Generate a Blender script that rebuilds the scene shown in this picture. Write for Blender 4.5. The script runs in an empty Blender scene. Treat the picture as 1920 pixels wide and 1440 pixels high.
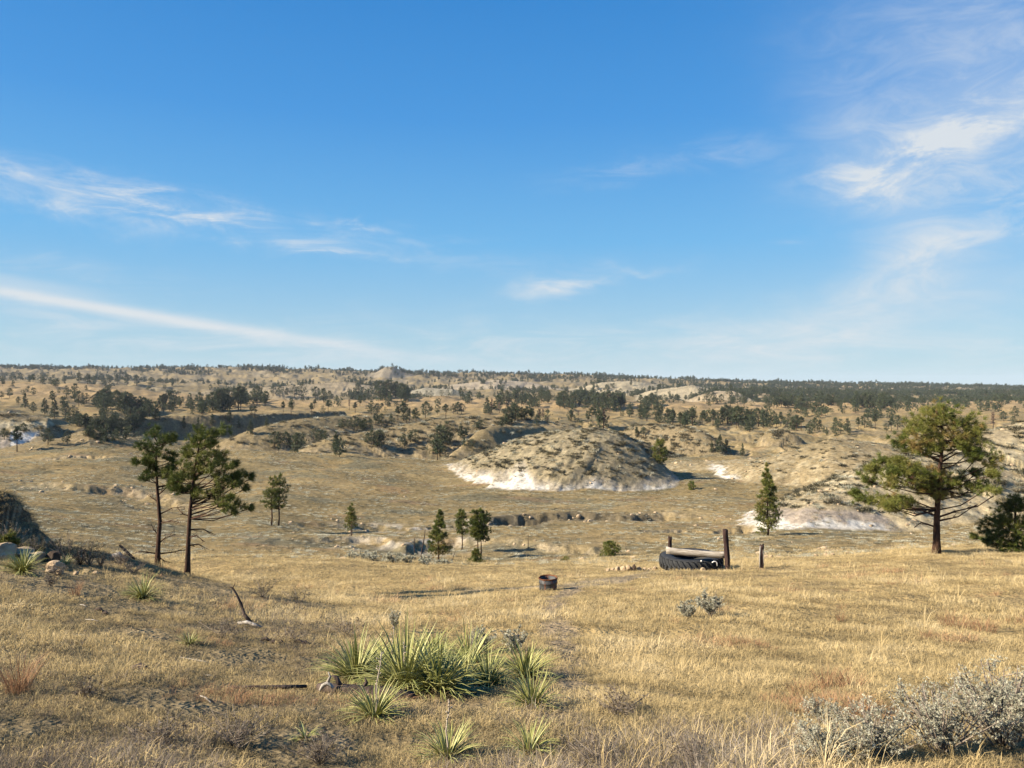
import bpy, math, random
import numpy as np
from mathutils import Vector, Matrix, Euler

# ------------------------------------------------------------------ basics
F = 1442.0            # focal length in pixels of the 1920 wide photograph
rng = np.random.default_rng(11)
random.seed(11)
scene = bpy.context.scene
COL = scene.collection

def tag(o, label=None, cat=None, group=None, kind=None):
    if label: o['label'] = label
    if cat: o['category'] = cat
    if group: o['group'] = group
    if kind: o['kind'] = kind
    return o

def link(o, parent=None):
    COL.objects.link(o)
    if parent is not None: o.parent = parent
    return o

def np_mesh(name, V, Fc, mats=(), smooth=False, attrs=None, midx=None, uv=None):
    """V (n,3); Fc (m,k) one face size, or list of such arrays"""
    me = bpy.data.meshes.new(name)
    V = np.asarray(V, dtype=np.float32)
    if not isinstance(Fc, (list, tuple)): Fc = [Fc]
    Fc = [np.asarray(f, dtype=np.int32) for f in Fc if len(f)]
    me.vertices.add(len(V)); me.vertices.foreach_set('co', V.ravel())
    nl = sum(f.size for f in Fc); nf = sum(len(f) for f in Fc)
    me.loops.add(nl); me.loops.foreach_set('vertex_index', np.concatenate([f.ravel() for f in Fc]))
    sizes = np.concatenate([np.full(len(f), f.shape[1], np.int32) for f in Fc])
    st = np.concatenate([[0], np.cumsum(sizes)[:-1]]).astype(np.int32)
    me.polygons.add(nf); me.polygons.foreach_set('loop_start', st)
    if smooth: me.polygons.foreach_set('use_smooth', np.ones(nf, dtype=bool))
    for m in mats: me.materials.append(m)
    if midx is not None: me.polygons.foreach_set('material_index', np.asarray(midx, dtype=np.int32))
    for k, a in (attrs or {}).items():
        a = np.asarray(a, dtype=np.float32)
        if a.ndim == 1:
            at = me.attributes.new(k, 'FLOAT', 'POINT'); at.data.foreach_set('value', a)
        else:
            at = me.attributes.new(k, 'FLOAT_COLOR', 'POINT')
            if a.shape[1] == 3: a = np.concatenate([a, np.ones((len(a), 1), np.float32)], 1)
            at.data.foreach_set('color', a.ravel())
    me.update(calc_edges=True)
    return me

def mesh_obj(name, me, parent=None, loc=None):
    o = bpy.data.objects.new(name, me)
    if loc is not None: o.location = loc
    return link(o, parent)

def empty(name, loc, rz=0.0, rx=0.0, ry=0.0, sc=1.0):
    o = bpy.data.objects.new(name, None); o.location = loc
    o.rotation_euler = (rx, ry, rz); o.scale = (sc, sc, sc); o.empty_display_size = .2
    return link(o)

# ------------------------------------------------------------------ noise
def _h(ix, iy, s):
    n = (ix.astype(np.int64) * 374761393 + iy.astype(np.int64) * 668265263 + s * 982451653) & 0x7fffffff
    n = ((n ^ (n >> 13)) * 1274126177) & 0x7fffffff
    n = n ^ (n >> 16)
    return n
def pn(x, y, s=0):
    x0 = np.floor(x); y0 = np.floor(y); fx = x - x0; fy = y - y0
    ux = fx * fx * fx * (fx * (fx * 6 - 15) + 10); uy = fy * fy * fy * (fy * (fy * 6 - 15) + 10)
    def g(ix, iy, dx, dy):
        a = (_h(ix, iy, s) & 1023) * (2 * math.pi / 1024)
        return np.cos(a) * dx + np.sin(a) * dy
    a = g(x0, y0, fx, fy); b = g(x0 + 1, y0, fx - 1, fy); c = g(x0, y0 + 1, fx, fy - 1); d = g(x0 + 1, y0 + 1, fx - 1, fy - 1)
    return ((a + (b - a) * ux) * (1 - uy) + (c + (d - c) * ux) * uy) * 1.5
def fbm(x, y, o=4, s=0, r=.5):
    t = 0; a = 1.0; n = 0
    for k in range(o):
        t = t + a * pn(x * 2 ** k + 17.3 * k, y * 2 ** k - 9.1 * k, s + k); n += a; a *= r
    return t / n
def ridged(x, y, o=3, s=0):
    t = 0; a = 1.0; n = 0
    for k in range(o):
        t = t + a * (1 - 2 * np.abs(pn(x * 2 ** k + 5.3 * k, y * 2 ** k + 3.1 * k, s + k))); n += a; a *= .5
    return t / n
def sst(a, b, x):
    t = np.clip((x - a) / (b - a), 0, 1); return t * t * (3 - 2 * t)
def smax(a, b, k):
    h = np.clip(.5 + .5 * (a - b) / k, 0, 1); return b + (a - b) * h + k * h * (1 - h)

# ------------------------------------------------------------------ terrain
U = np.array([-500, 0, 200, 350, 500, 650, 800, 950, 1100, 1250, 1400, 1550, 1700, 1920, 2420], float)
ST = [  # (distance, image row of the ground there for each column U)
 (4,   [1540,1550,1570,1590,1600,1610,1614,1614,1614,1614,1614,1614,1614,1614,1614]),
 (7,   [1290,1310,1330,1350,1362,1368,1372,1372,1374,1374,1374,1374,1374,1374,1370]),
 (11,  [1155,1176,1196,1216,1234,1245,1248,1250,1253,1257,1257,1257,1257,1257,1250]),
 (17,  [1018,1056,1090,1122,1143,1157,1161,1156,1150,1146,1144,1144,1144,1144,1135]),
 (20,  [995, 1034,1064,1099,1117,1143,1145,1133,1122,1117,1114,1111,1108,1104,1095]),
 (24,  [985, 1008,1034,1078,1110,1123,1125,1113,1103,1098,1094,1091,1086,1080,1070]),
 (30,  [1120,1110,1112,1108,1104,1100,1097,1090,1084,1075,1070,1066,1056,1052,1040]),
 (44,  [1070,1070,1062,1051,1050,1053,1058,1060,1060,1053,1047,1042,1028,1020,1000]),
 (80,  [990, 985, 1010,1035,1036,1042,1048,1043,1036,1030,1018,1014,1012,1004,990]),
 (125, [930, 940, 962, 982, 975, 988, 990, 985, 990, 985, 985, 984, 984, 975, 960]),
 (200, [880, 885, 890, 905, 905, 915, 922, 922, 924, 925, 925, 925, 920, 912, 900]),
 (290, [830, 838, 826, 840, 845, 851, 862, 866, 864, 864, 860, 852, 842, 835, 820]),
 (345, [870, 870, 870, 872, 872, 872, 874, 874, 874, 872, 870, 868, 866, 862, 850]),
 (440, [775, 782, 812, 835, 838, 830, 806, 800, 806, 815, 822, 818, 818, 805, 790]),
 (500, [770, 775, 815, 830, 826, 806, 795, 792, 795, 802, 808, 806, 806, 800, 785]),
 (620, [760, 762, 772, 779, 777, 775, 778, 780, 782, 786, 788, 786, 786, 782, 770]),
 (800, [742, 745, 752, 762, 760, 762, 764, 766, 768, 768, 770, 768, 768, 765, 758]),
 (1000,[715, 718, 726, 744, 752, 752, 748, 750, 753, 756, 758, 758, 758, 755, 750]),
 (1200,[737, 737, 742, 752, 760, 757, 754, 755, 757, 760, 761, 760, 760, 758, 752]),
 (1500,[712, 713, 716, 722, 730, 733, 734, 735, 737, 738, 738, 741, 743, 742, 738]),
 (1900,[714, 714, 716, 722, 728, 731, 732, 734, 736, 739, 741, 743, 744, 743, 740]),
 (2500,[690, 691, 693, 692, 692, 697, 703, 704, 707, 714, 720, 723, 726, 730, 732]),
 (3300,[700, 700, 702, 702, 704, 708, 712, 714, 716, 722, 728, 731, 734, 738, 740]),
 (9000,[728, 728, 728, 728, 728, 728, 730, 730, 732, 734, 736, 738, 740, 742, 742]),
]
SY = np.array([s[0] for s in ST], float)
SZ = np.array([-(np.array(s[1], float) - 720) / F * s[0] for s in ST])
UF = np.linspace(-500, 2420, 293)
def _smooth_u(row):
    r = np.interp(UF, U, row); k = np.hanning(15); k /= k.sum()
    return np.convolve(np.pad(r, 7, 'edge'), k, 'valid')
SZF = np.array([_smooth_u(r) for r in SZ])
LY = np.log(SY)
# finite difference tangents (monotone-ish) in log distance
_d = np.diff(SZF, axis=0) / np.diff(LY)[:, None]
_m = np.zeros_like(SZF); _m[0] = _d[0]; _m[-1] = _d[-1]
for i in range(1, len(SY) - 1):
    a, b = _d[i - 1], _d[i]
    _m[i] = np.where(a * b <= 0, 0, 2 * a * b / np.where(np.abs(a + b) < 1e-9, 1, a + b))
def base_z(u, y):
    ly = np.log(np.clip(y, 4.0, 8999)); k = np.clip(np.searchsorted(LY, ly, side='right') - 1, 0, len(LY) - 2)
    h = LY[k + 1] - LY[k]; t = (ly - LY[k]) / h
    uf = np.clip((u - UF[0]) / (UF[1] - UF[0]), 0, len(UF) - 1.001); c = uf.astype(int); f = uf - c
    def at(A, r): return A[r, c] * (1 - f) + A[r, c + 1] * f
    p0, p1, m0, m1 = at(SZF, k), at(SZF, k + 1), at(_m, k) * h, at(_m, k + 1) * h
    t2 = t * t; t3 = t2 * t
    z = (2 * t3 - 3 * t2 + 1) * p0 + (t3 - 2 * t2 + t) * m0 + (-2 * t3 + 3 * t2) * p1 + (t3 - t2) * m1
    return z + np.where(y < 4, (4 - y) * .21, 0)

def W(u, y):     # photograph column + distance -> world x, y
    return np.array([(u - 960) / F * y, y])
def poly_dist(x, y, pts):
    """distance, parameter (index+t), arclength and interpolated extra value along a polyline of (x, y, val)"""
    best = np.full(x.shape, 1e9); val = np.zeros(x.shape); arc = np.zeros(x.shape); side = np.zeros(x.shape); L = 0
    for (ax, ay, av), (bx, by, bv) in zip(pts[:-1], pts[1:]):
        dx, dy = bx - ax, by - ay; l2 = dx * dx + dy * dy
        t = np.clip(((x - ax) * dx + (y - ay) * dy) / l2, 0, 1)
        d = np.hypot(x - ax - t * dx, y - ay - t * dy); m = d < best
        best = np.where(m, d, best); val = np.where(m, av + (bv - av) * t, val)
        arc = np.where(m, L + t * math.sqrt(l2), arc)
        side = np.where(m, (x - ax) * dy - (y - ay) * dx, side)
        L += math.sqrt(l2)
    return best, val, arc, np.sign(side)

# ridges: crest given as (column, distance, row); slope, rounding radius, fluting, kind
RID = dict(
 dome=([(866,268,868),(900,262,851),(960,254,828),(1000,248,815),(1060,240,806),(1100,235,803),(1128,232,806),(1160,229,814),(1190,226,834),(1220,223,862),(1250,220,892),(1283,217,916)], .60, 12, 1.5),
 righthill=([(1488,112,978),(1515,116,956),(1560,122,930),(1625,132,893),(1700,142,858),(1800,152,828),(1920,158,794),(2150,160,770),(2500,150,760)], .52, 5, 1.3),
 midmound=([(1300,262,866),(1380,256,863),(1450,246,856),(1500,240,838),(1560,236,822),(1620,236,828),(1700,240,838),(1800,240,846)], .42, 16, 1.0),
 bluff=([(-420,290,760),(-60,292,768),(40,296,776),(92,298,785),(118,300,806)], .85, 8, 1.2),
 bluffb=([(120,275,822),(160,280,808),(230,284,822),(330,288,842)], .30, 12, .4),
 spur=([(838,318,862),(870,328,836),(905,338,806),(930,350,799),(975,372,800),(1010,395,798)], 1.3, 5, 1.4),
 yhill=([(418,372,842),(440,380,824),(493,398,801),(560,420,786),(640,450,780),(760,480,780)], .50, 10, 1.6),
 zhill=([(600,355,838),(640,372,818),(707,390,807),(773,402,794),(827,410,786),(940,425,781),(1040,430,792)], .48, 12, 1.8),
 xcliff=([(225,470,806),(262,485,787),(300,495,781),(400,510,778),(470,530,776),(545,560,775),(640,600,770)], 1.7, 4, 2.6),
 rsp1=([(1085,345,806),(1150,350,812),(1200,348,828),(1262,342,852)], .62, 9, 1.2),
 rsp2=([(1190,430,796),(1255,405,797),(1298,385,802),(1326,378,814),(1350,369,840),(1370,361,866)], 1.35, 5, 2.6),
 rsp3=([(1412,408,842),(1422,406,824),(1436,404,809),(1462,400,806),(1486,395,814),(1502,389,842),(1514,384,864)], 1.1, 7, 2.0),
 rsp4=([(1500,470,806),(1600,450,808),(1720,440,812),(1900,430,806)], .5, 12, 1.2),
 outcrop=([(-140,21.5,902),(-30,21.2,912),(6,21,922),(24,21,946),(38,21,982)], 1.35, .5, .12),
 butte=([(706,2300,698),(722,2300,688),(738,2300,687),(760,2300,699)], .42, 14, 3),
 farpale=([(1080,1500,728),(1130,1480,717),(1180,1480,714),(1235,1500,722)], .35, 22, 6),
 farpaleb=([(1240,1350,730),(1300,1300,722),(1345,1300,733)], .35, 20, 5),
 farhill=([(1330,1150,742),(1345,1120,733),(1372,1120,733),(1400,1130,748)], .4, 15, 4),
 farhillb=([(1395,1250,742),(1430,1250,737),(1480,1260,748)], .3, 20, 2),
 farl=([(400,1300,742),(480,1350,728),(560,1400,722),(640,1450,716)], .25, 30, 5),
 farl2=([(760,1450,736),(800,1400,727),(850,1380,730),(880,1380,740)], .4, 14, 4),
 farl3=([(860,1700,720),(930,1700,712),(990,1700,716),(1040,1650,728)], .35, 20, 5),
)
RP = {k: ([(W(u, y)[0], y, -(v - 720) / F * y) for u, y, v in p], s, r, fl) for k, (p, s, r, fl) in RID.items()}
# carved gullies: (points (column, distance, depth)), half width, sharpness
GUL = [
 ([(640,128,.6),(700,133,1.0),(760,128,1.2),(840,134,1.6),(900,130,2.6),(960,137,3.4),(1020,143,3.6),(1060,141,3.4),(1110,146,3.0),(1180,145,2.8),(1240,150,1.8),(1300,148,.5)], 7),
 ([(560,95,.3),(680,100,1.0),(760,92,1.3),(830,100,1.2),(900,96,.5),(980,92,.8),(1060,88,1.0),(1130,84,.8),(1200,92,.3)], 5),
 ([(690,47,.6),(735,45.5,1.5),(800,46,2.0),(850,44.5,1.6),(895,46,.5)], 2.0),
 ([(1000,62,1.0),(1060,66,2.0),(1120,61,2.2),(1170,66,1.6),(1230,62,.8)], 3.6),
 ([(1380,60,.4),(1440,58,.9),(1520,60,.9),(1600,58,.8),(1660,60,.3)], 1.8),
 ([(1230,108,.5),(1290,112,1.8),(1350,108,1.8),(1410,114,1.2),(1470,112,.5)], 4),
 ([(0,170,1),(90,160,2),(200,165,2),(330,150,1)], 9),
 ([(60,235,1),(150,238,2.5),(190,236,1)], 5),
]
GP = [([(W(u, y)[0], y, d) for u, y, d in p], w) for p, w in GUL]

def height(x, y, masks=False):
    x = np.asarray(x, float); y = np.asarray(y, float)
    yy = np.maximum(y, 3.0); u = 960 + F * x / yy
    z = base_z(u, y)
    # rolling ground, amplitude growing with distance
    a1 = np.interp(yy, [3, 30, 120, 300, 700, 2500, 9000], [.03, .12, 1.1, 2.0, 3.5, 7, 7])
    z = z + a1 * fbm(x / 37, y / 31, 3, 3) * 1.6
    z = z + np.interp(yy, [3, 10, 60, 300], [.07, .10, .16, .16]) * fbm(x / 2.6, y / 2.2, 3, 7)
    far = sst(500, 1100, yy)
    z = z + far * (yy * .0042) * (ridged(x / 260 + .4, y / 240, 4, 21) - .35)
    sky = np.exp(-((yy - 2500) / 450.) ** 2)
    z = z + sky * (7 * fbm(x / 150, y / 600, 4, 5))
    # badland relief of the middle distance
    bad = sst(330, 365, yy) * (1 - sst(470, 620, yy))
    wx = x + 7 * fbm(x / 30, y / 30, 2, 40)
    rg = ridged(wx / 26, y / 75, 4, 31)
    z = z + bad * 5.0 * (rg - .45)
    base = z.copy()
    rk = np.zeros_like(z); info = {}
    shp = z.shape; xf = np.broadcast_to(x, shp).ravel(); yf = np.broadcast_to(y, shp).ravel(); z = z.ravel().copy(); bf = z.copy(); rk = rk.ravel()
    for k, (pts, s, r, fl) in RP.items():
        P = np.array(pts); m = 4 if k == 'outcrop' else 70 / s if P[:, 1].mean() < 700 else 45 / s
        ix = np.nonzero((xf > P[:, 0].min() - m) & (xf < P[:, 0].max() + m) & (yf > P[:, 1].min() - m) & (yf < P[:, 1].max() + m))[0]
        if not len(ix): continue
        X, Y = xf[ix], yf[ix]
        d, zc, arc, side = poly_dist(X, Y, pts)
        lam = {'outcrop': .8, 'dome': 4.5, 'righthill': 7.5, 'midmound': 8}.get(k, 11 if fl < 2.5 else 40)
        if k == 'dome': s = s * (1 + .3 * sst(50, 74, arc))
        drop = s * (np.sqrt(d * d + r * r) - r)
        flute = ridged(arc / lam + .35 * fbm(d / 9, arc / 20, 2, 60), d / (lam * 4.5) + 3, 3, 50) - .4
        rr = zc - drop - fl * flute * sst(0, 3 * r, d) * .9 + fl * .35 * fbm(X / 3.1, Y / 3.1, 3, 9)
        hd = rr - bf[ix]
        kk = 1.0 if k != 'outcrop' else .15; z[ix] = np.where(hd > -8, smax(rr, z[ix], kk), z[ix])
        info[k] = (ix, hd, d, side, arc)
        rk[ix] = np.maximum(rk[ix], sst(-.4, .8, hd))
    gm = np.zeros_like(z)
    for pts, w in GP:
        P = np.array(pts); m = 2 * w
        ix = np.nonzero((xf > P[:, 0].min() - m) & (xf < P[:, 0].max() + m) & (yf > P[:, 1].min() - m) & (yf < P[:, 1].max() + m))[0]
        if not len(ix): continue
        X, Y = xf[ix], yf[ix]
        d, dep, arc, side = poly_dist(X, Y, pts)
        dn = d + w * .42 * fbm(X / (w * 2.2), Y / (w * 2.2), 3, 77) + w * .22 * fbm(X / (w * .35), Y / (w * .35), 2, 78)
        z[ix] = z[ix] - dep * (1 - sst(w * .5, w * 1.0, dn))
        gm[ix] = np.maximum(gm[ix], np.clip(dep / 2., 0, 1) * np.exp(-((dn - w * .8) / (w * .45)) ** 2))
    z = z.reshape(shp); rk = rk.reshape(shp); gm = gm.reshape(shp)
    if masks: return z, u, yy, rk, gm, info, rg
    return z

def hz(x, y): return float(height(np.array([x]), np.array([y]))[0])
_Ys = np.exp(np.linspace(math.log(4.5), math.log(3200), 1500))
def ground_at(u, v, ymin=4.5):
    """first ground point seen through photograph pixel (u, v)"""
    ys = _Ys[_Ys >= ymin]
    z = height((u - 960) / F * ys, ys); vv = 720 - F * z / ys
    ray = np.nonzero(vv <= v)[0]
    k = ray[0] if len(ray) else int(np.argmin(vv))
    y = ys[k]
    return Vector(((u - 960) / F * y, y, float(z[k])))
# ------------------------------------------------------------------ material helpers
def newmat(name, rough=.9, spec=.15):
    m = bpy.data.materials.new(name); m.use_nodes = True
    nt = m.node_tree; b = nt.nodes['Principled BSDF']
    b.inputs['Roughness'].default_value = rough
    b.inputs['Specular IOR Level'].default_value = spec
    return m, nt, b
def N(nt, typ, **kw):
    n = nt.nodes.new(typ)
    for k, v in kw.items():
        if k.startswith('i_'):
            key = k[2:]; key = int(key) if key.isdigit() else key.replace('_', ' ')
            n.inputs[key].default_value = v
        else: setattr(n, k, v)
    return n
def ramp(nt, fac, stops, interp='LINEAR'):
    r = nt.nodes.new('ShaderNodeValToRGB'); r.color_ramp.interpolation = interp
    e = r.color_ramp.elements
    while len(e) < len(stops): e.new(.5)
    for q, (p, c) in zip(e, stops): q.position = p; q.color = (*c, 1)
    nt.links.new(fac, r.inputs[0]); return r.outputs[0]
def mixc(nt, a, b, fac, mode='MIX'):
    m = nt.nodes.new('ShaderNodeMix'); m.data_type = 'RGBA'; m.blend_type = mode
    for s, v in ((m.inputs[0], fac), (m.inputs[6], a), (m.inputs[7], b)):
        if hasattr(v, 'links'): nt.links.new(v, s)
        elif isinstance(v, (int, float)): s.default_value = v
        else: s.default_value = (*v, 1)
    return m.outputs[2]
def noise(nt, vec, scale, detail=4, rough=.6, dist=0.):
    n = nt.nodes.new('ShaderNodeTexNoise'); n.inputs['Scale'].default_value = scale
    n.inputs['Detail'].default_value = detail; n.inputs['Roughness'].default_value = rough; n.inputs['Distortion'].default_value = dist
    if vec is not None: nt.links.new(vec, n.inputs['Vector'])
    return n.outputs['Fac']
def vmap(nt, sc=(1, 1, 1), coord='Object'):
    t = nt.nodes.new('ShaderNodeTexCoord'); m = nt.nodes.new('ShaderNodeMapping'); m.inputs['Scale'].default_value = sc
    nt.links.new(t.outputs[coord], m.inputs[0]); return m.outputs[0]
def attr(nt, name, typ='GEOMETRY', out='Color'):
    a = nt.nodes.new('ShaderNodeAttribute'); a.attribute_name = name; a.attribute_type = typ; return a.outputs[out]
def bump(nt, b, h, strength, dist):
    n = nt.nodes.new('ShaderNodeBump'); n.inputs['Strength'].default_value = strength; n.inputs['Distance'].default_value = dist
    nt.links.new(h, n.inputs['Height']); nt.links.new(n.outputs[0], b.inputs['Normal'])

def simple_mat(name, stops, scale=6., rough=.85, sc=(1, 1, 1), bstr=.5, bdist=.01, detail=5, coord='Object', spec=.15, extra=None):
    m, nt, b = newmat(name, rough, spec)
    v = vmap(nt, sc, coord); f = noise(nt, v, scale, detail, .65)
    c = ramp(nt, f, KS(stops))
    if extra: c = mixc(nt, c, extra[0], ramp(nt, noise(nt, v, extra[1], 4, .7), [(extra[2], (0, 0, 0)), (extra[2] + .08, (1, 1, 1))]))
    nt.links.new(c, b.inputs['Base Color']); bump(nt, b, f, bstr, bdist)
    return m

K = .74
KS = lambda stops: [(p, tuple(K * v for v in c)) for p, c in stops]
# ------------------------------------------------------------------ ground material (soil and grass colours; shade painted into one cliff and one bank)
m_ground, nt, b = newmat('ground_soil_and_grass', .95, .05)
col = attr(nt, 'Col')
pos = vmap(nt)
n1 = noise(nt, pos, .9, 4, .7); n2 = noise(nt, pos, .12, 3, .7); n3 = noise(nt, pos, 7., 2, .7)
f1 = ramp(nt, n1, [(.3, (.62, .62, .60)), (.7, (1.36, 1.34, 1.3))])
f2 = ramp(nt, n2, [(.32, (.86, .87, .86)), (.68, (1.13, 1.12, 1.10))])
f3 = ramp(nt, n3, [(.3, (.72, .72, .72)), (.7, (1.26, 1.26, 1.26))])
c = mixc(nt, mixc(nt, mixc(nt, col, f1, 1., 'MULTIPLY'), f2, 1., 'MULTIPLY'), f3, 1., 'MULTIPLY')
nt.links.new(c, b.inputs['Base Color'])
ad = nt.nodes.new('ShaderNodeMath'); ad.operation = 'MULTIPLY_ADD'; nt.links.new(n1, ad.inputs[0]); ad.inputs[1].default_value = 2.5
nt.links.new(n3, ad.inputs[2]); bump(nt, b, ad.outputs[0], .55, .22)

# ------------------------------------------------------------------ ground mesh
def build_ground():
    sv = np.concatenate([np.linspace(-2.3, -.74, 70)[:-1], np.linspace(-.74, .74, 1060), np.linspace(.74, 2.3, 70)[1:]])
    L = lambda a, b, n: np.exp(np.linspace(math.log(a), math.log(b), n))[:-1]
    yv = np.concatenate([np.linspace(-4.5, 3.5, 18)[:-1], L(3.5, 60, 210), L(60, 180, 210), L(180, 620, 460), L(620, 3300, 300), L(3300, 9000, 14)])
    S, Y = np.meshgrid(sv, yv); X = S * (Y + 6)
    z, u, yy, rk, gm, info, rg = height(X, Y, True)
    nx, ny = len(sv), len(yv)
    x, y, z, u, yy, rk, gm, rg = [a.ravel() for a in (X, Y, z, u, yy, rk, gm, rg)]
    Z2 = z.reshape(ny, nx)
    # steepness
    gx = np.gradient(Z2, axis=1) / np.gradient(X, axis=1)
    gy = (np.gradient(Z2, axis=0) - gx * np.gradient(X, axis=0)) / np.gradient(Y, axis=0)
    st = np.hypot(gx, gy).ravel()
    C = np.empty((len(x), 3))
    lp = lambda C, c, m: C + (np.array(c) - C) * np.clip(m, 0, 1)[:, None]
    big = fbm(x / 60, y / 45, 3, 101); med = fbm(x / 14, y / 10, 3, 102); sm = fbm(x / 3.2, y / 3.0, 3, 103)
    gold = np.array((.39, .285, .135)); dull = (.222, .174, .090); grey = (.185, .165, .105)
    C[:] = gold
    # left near hill: duller, greyer short grass; right: golden
    lefthill = (1 - sst(-40, 60, (u - (640 - 12 * np.maximum(yy - 17, 0))))) * (1 - sst(22, 27, yy))
    C = lp(C, (.27, .21, .125), .9 * lefthill + .5 * (1 - sst(7, 10, yy)))
    plain = sst(44, 60, yy) * (1 - sst(600, 900, yy))
    C = lp(C, dull, .78 * plain)
    C = lp(C, grey, .9 * plain * sst(-.02, .22, med + .6 * big))
    C = lp(C, (.33, .24, .115), .7 * plain * sst(.04, .24, big - .3 * med))
    C = lp(C, (.30, .19, .11), .45 * sst(.28, .42, fbm(x / 22, y / 12, 3, 110)) * sst(24, 50, yy))
    C = lp(C, (.22, .17, .10), .5 * sst(.15, .35, sm + .5 * med) * (1 - sst(60, 120, yy)))
    # streaks across the slope
    C = lp(C, (.43, .33, .17), .45 * sst(.15, .4, fbm(x / 55, y / 7 + x / 60, 3, 111)) * sst(80, 140, yy) * (1 - sst(500, 800, yy)))
    # pale eroded soil where steep or carved
    soil = np.clip(sst(.42, .75, st) * sst(40, 80, yy) * (1 - sst(500, 900, yy)) + gm * .9, 0, 1)
    C = lp(C, (.37, .30, .20), soil * (.30 + .7 * sst(-.1, .3, sm + .5 * med)) * .85)
    dk = gm * sst(890, 930, u) * (1 - sst(1215, 1250, u)) * sst(110, 125, yy) * (1 - sst(160, 170, yy)); C = lp(C, (.15, .125, .085), dk * .85)  # dark scrub on this bank, with the shade below its lip painted in
    wash = gm * np.exp(-((u - 770) / 130) ** 2) * sst(75, 90, yy)
    C = lp(C, (.60, .55, .48), wash * sst(-.05, .2, sm))
    bad = sst(330, 360, yy) * (1 - sst(520, 640, yy))
    C = lp(C, (.32, .25, .145), bad * sst(.35, .6, st) * (.5 + .6 * sst(-.1, .3, sm + med)))
    C = lp(C, (.20, .17, .11), bad * sst(-.1, .2, med) * .45)
    far = sst(620, 1000, yy)
    C = lp(C, (.27, .21, .115), far); C = lp(C, (.19, .16, .105), far * .7 * sst(-.1, .25, fbm(x / 120, y / 120, 4, 120)))
    C = lp(C, (.34, .28, .185), far * .6 * sst(.15, .35, fbm(x / 70, y / 90, 4, 121)))
    C = lp(C, (.42, .29, .15), np.exp(-((yy - 900) / 200) ** 2) * .6)
    # named ridges
    def full(k):
        ix, hd, d, side, arc = info[k]; h = np.full(len(x), -99.); h[ix] = hd; return h, sst(-.3, .5, h)
    reg = np.zeros(len(x), np.int32)
    def region(h, i): reg[h > .15] = i
    h, m = full('outcrop'); C = lp(C, (.11, .08, .055), m * .9); C = lp(C, (.46, .34, .21), m * .8 * sst(.0, .2, fbm(x / .5, z / .12, 3, 160)))
    h, m = full('dome'); region(h, 1)
    nz = fbm(x / 4.0, y / 4.0, 3, 130)
    C = lp(C, (.275, .23, .15), m); C = lp(C, (.38, .32, .21), m * sst(.0, .3, sm + .6 * nz) * .8)
    C = lp(C, (.25, .215, .14), m * sst(.05, .3, fbm(x / 2.2, y / 2.2, 2, 131)) * .7)
    thr = -.25 + 4.0 * np.exp(-((u - 978) / 26) ** 2) + 1.6 * np.exp(-((u - 905) / 35) ** 2) + 1.2 * np.exp(-((u - 1125) / 30) ** 2) + 1.0 * np.exp(-((u - 1225) / 30) ** 2) + 1.6 * nz
    C = lp(C, (.42, .37, .30), m * (1 - sst(thr + .8, thr + 2.6, h)) * .9)
    C = lp(C, (.60, .57, .52), m * (1 - sst(thr, thr + .7, h)) * (u < 1420) * sst(-.42, -.1, nz + .4 * np.exp(-((u - 965) / 70) ** 2)))
    h, m = full('righthill'); region(h, 2)
    C = lp(C, (.43, .355, .225), m); C = lp(C, (.54, .46, .31), m * sst(0, .3, sm + .5 * nz) * .7); C = lp(C, (.36, .29, .19), m * sst(.05, .3, med - .4 * sm) * .6)
    wl = (1 - sst(1640, 1720, u)); thr = .85 * wl + 1.0 * nz - (1 - wl) * 2
    C = lp(C, (.37, .31, .255), m * (1 - sst(thr + 1.6, thr + 2.6, h)) * .95 * wl)
    C = lp(C, (.60, .57, .52), m * (1 - sst(thr, thr + .5, h)) * wl)
    h, m = full('midmound'); region(h, 3)
    C = lp(C, (.31, .245, .145), m * .85); C = lp(C, (.44, .365, .235), m * sst(-.05, .25, sm + .5 * nz) * .8 * (1 - sst(6, 11, h)))
    C = lp(C, (.66, .62, .56), m * (1 - sst(.9, 1.8, h + 1.8 * nz)) * (1 - sst(1375, 1395, u)) * sst(1322, 1335, u))
    h, m = full('bluff'); region(h, 4)
    C = lp(C, (.55, .46, .31), m * sst(-.3, .2, sm + nz)); C = lp(C, (.40, .34, .28), m * (1 - sst(3.5, 5.5, h)))
    C = lp(C, (.82, .78, .74), m * (1 - sst(4, 6, h + 2 * nz)) * (u > 20)); C = lp(C, (.30, .235, .14), m * sst(8.5, 10.5, h))
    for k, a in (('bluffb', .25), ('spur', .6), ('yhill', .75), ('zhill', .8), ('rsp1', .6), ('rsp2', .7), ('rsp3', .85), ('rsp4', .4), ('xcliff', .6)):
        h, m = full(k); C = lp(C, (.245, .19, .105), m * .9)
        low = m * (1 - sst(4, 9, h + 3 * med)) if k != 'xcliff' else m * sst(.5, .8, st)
        C = lp(C, (.38, .30, .185) if k != 'xcliff' else (.14, .12, .085), low * a * sst(-.25, .1, sm + .5 * nz)); C = lp(C, (.19, .155, .10), low * .6 * sst(.05, .3, med + sm))  # steep cliff face: shade painted into a dark rock and scrub tone
    for k, c in (('farpale', (.42, .36, .25)), ('farpaleb', (.42, .36, .25)), ('butte', (.27, .23, .17)), ('farhill', (.42, .34, .23)), ('farhillb', (.40, .32, .21)),
                 ('farl', (.36, .29, .19)), ('farl2', (.33, .30, .23)), ('farl3', (.38, .32, .24))):
        h, m = full(k); C = lp(C, c, m * .9); C = lp(C, np.array(c) * .62, m * .7 * sst(0, .25, fbm(x / 25, y / 25, 3, 140)))
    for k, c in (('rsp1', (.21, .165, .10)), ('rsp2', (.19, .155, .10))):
        h, m = full(k); C = lp(C, c, m * .75)
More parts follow.
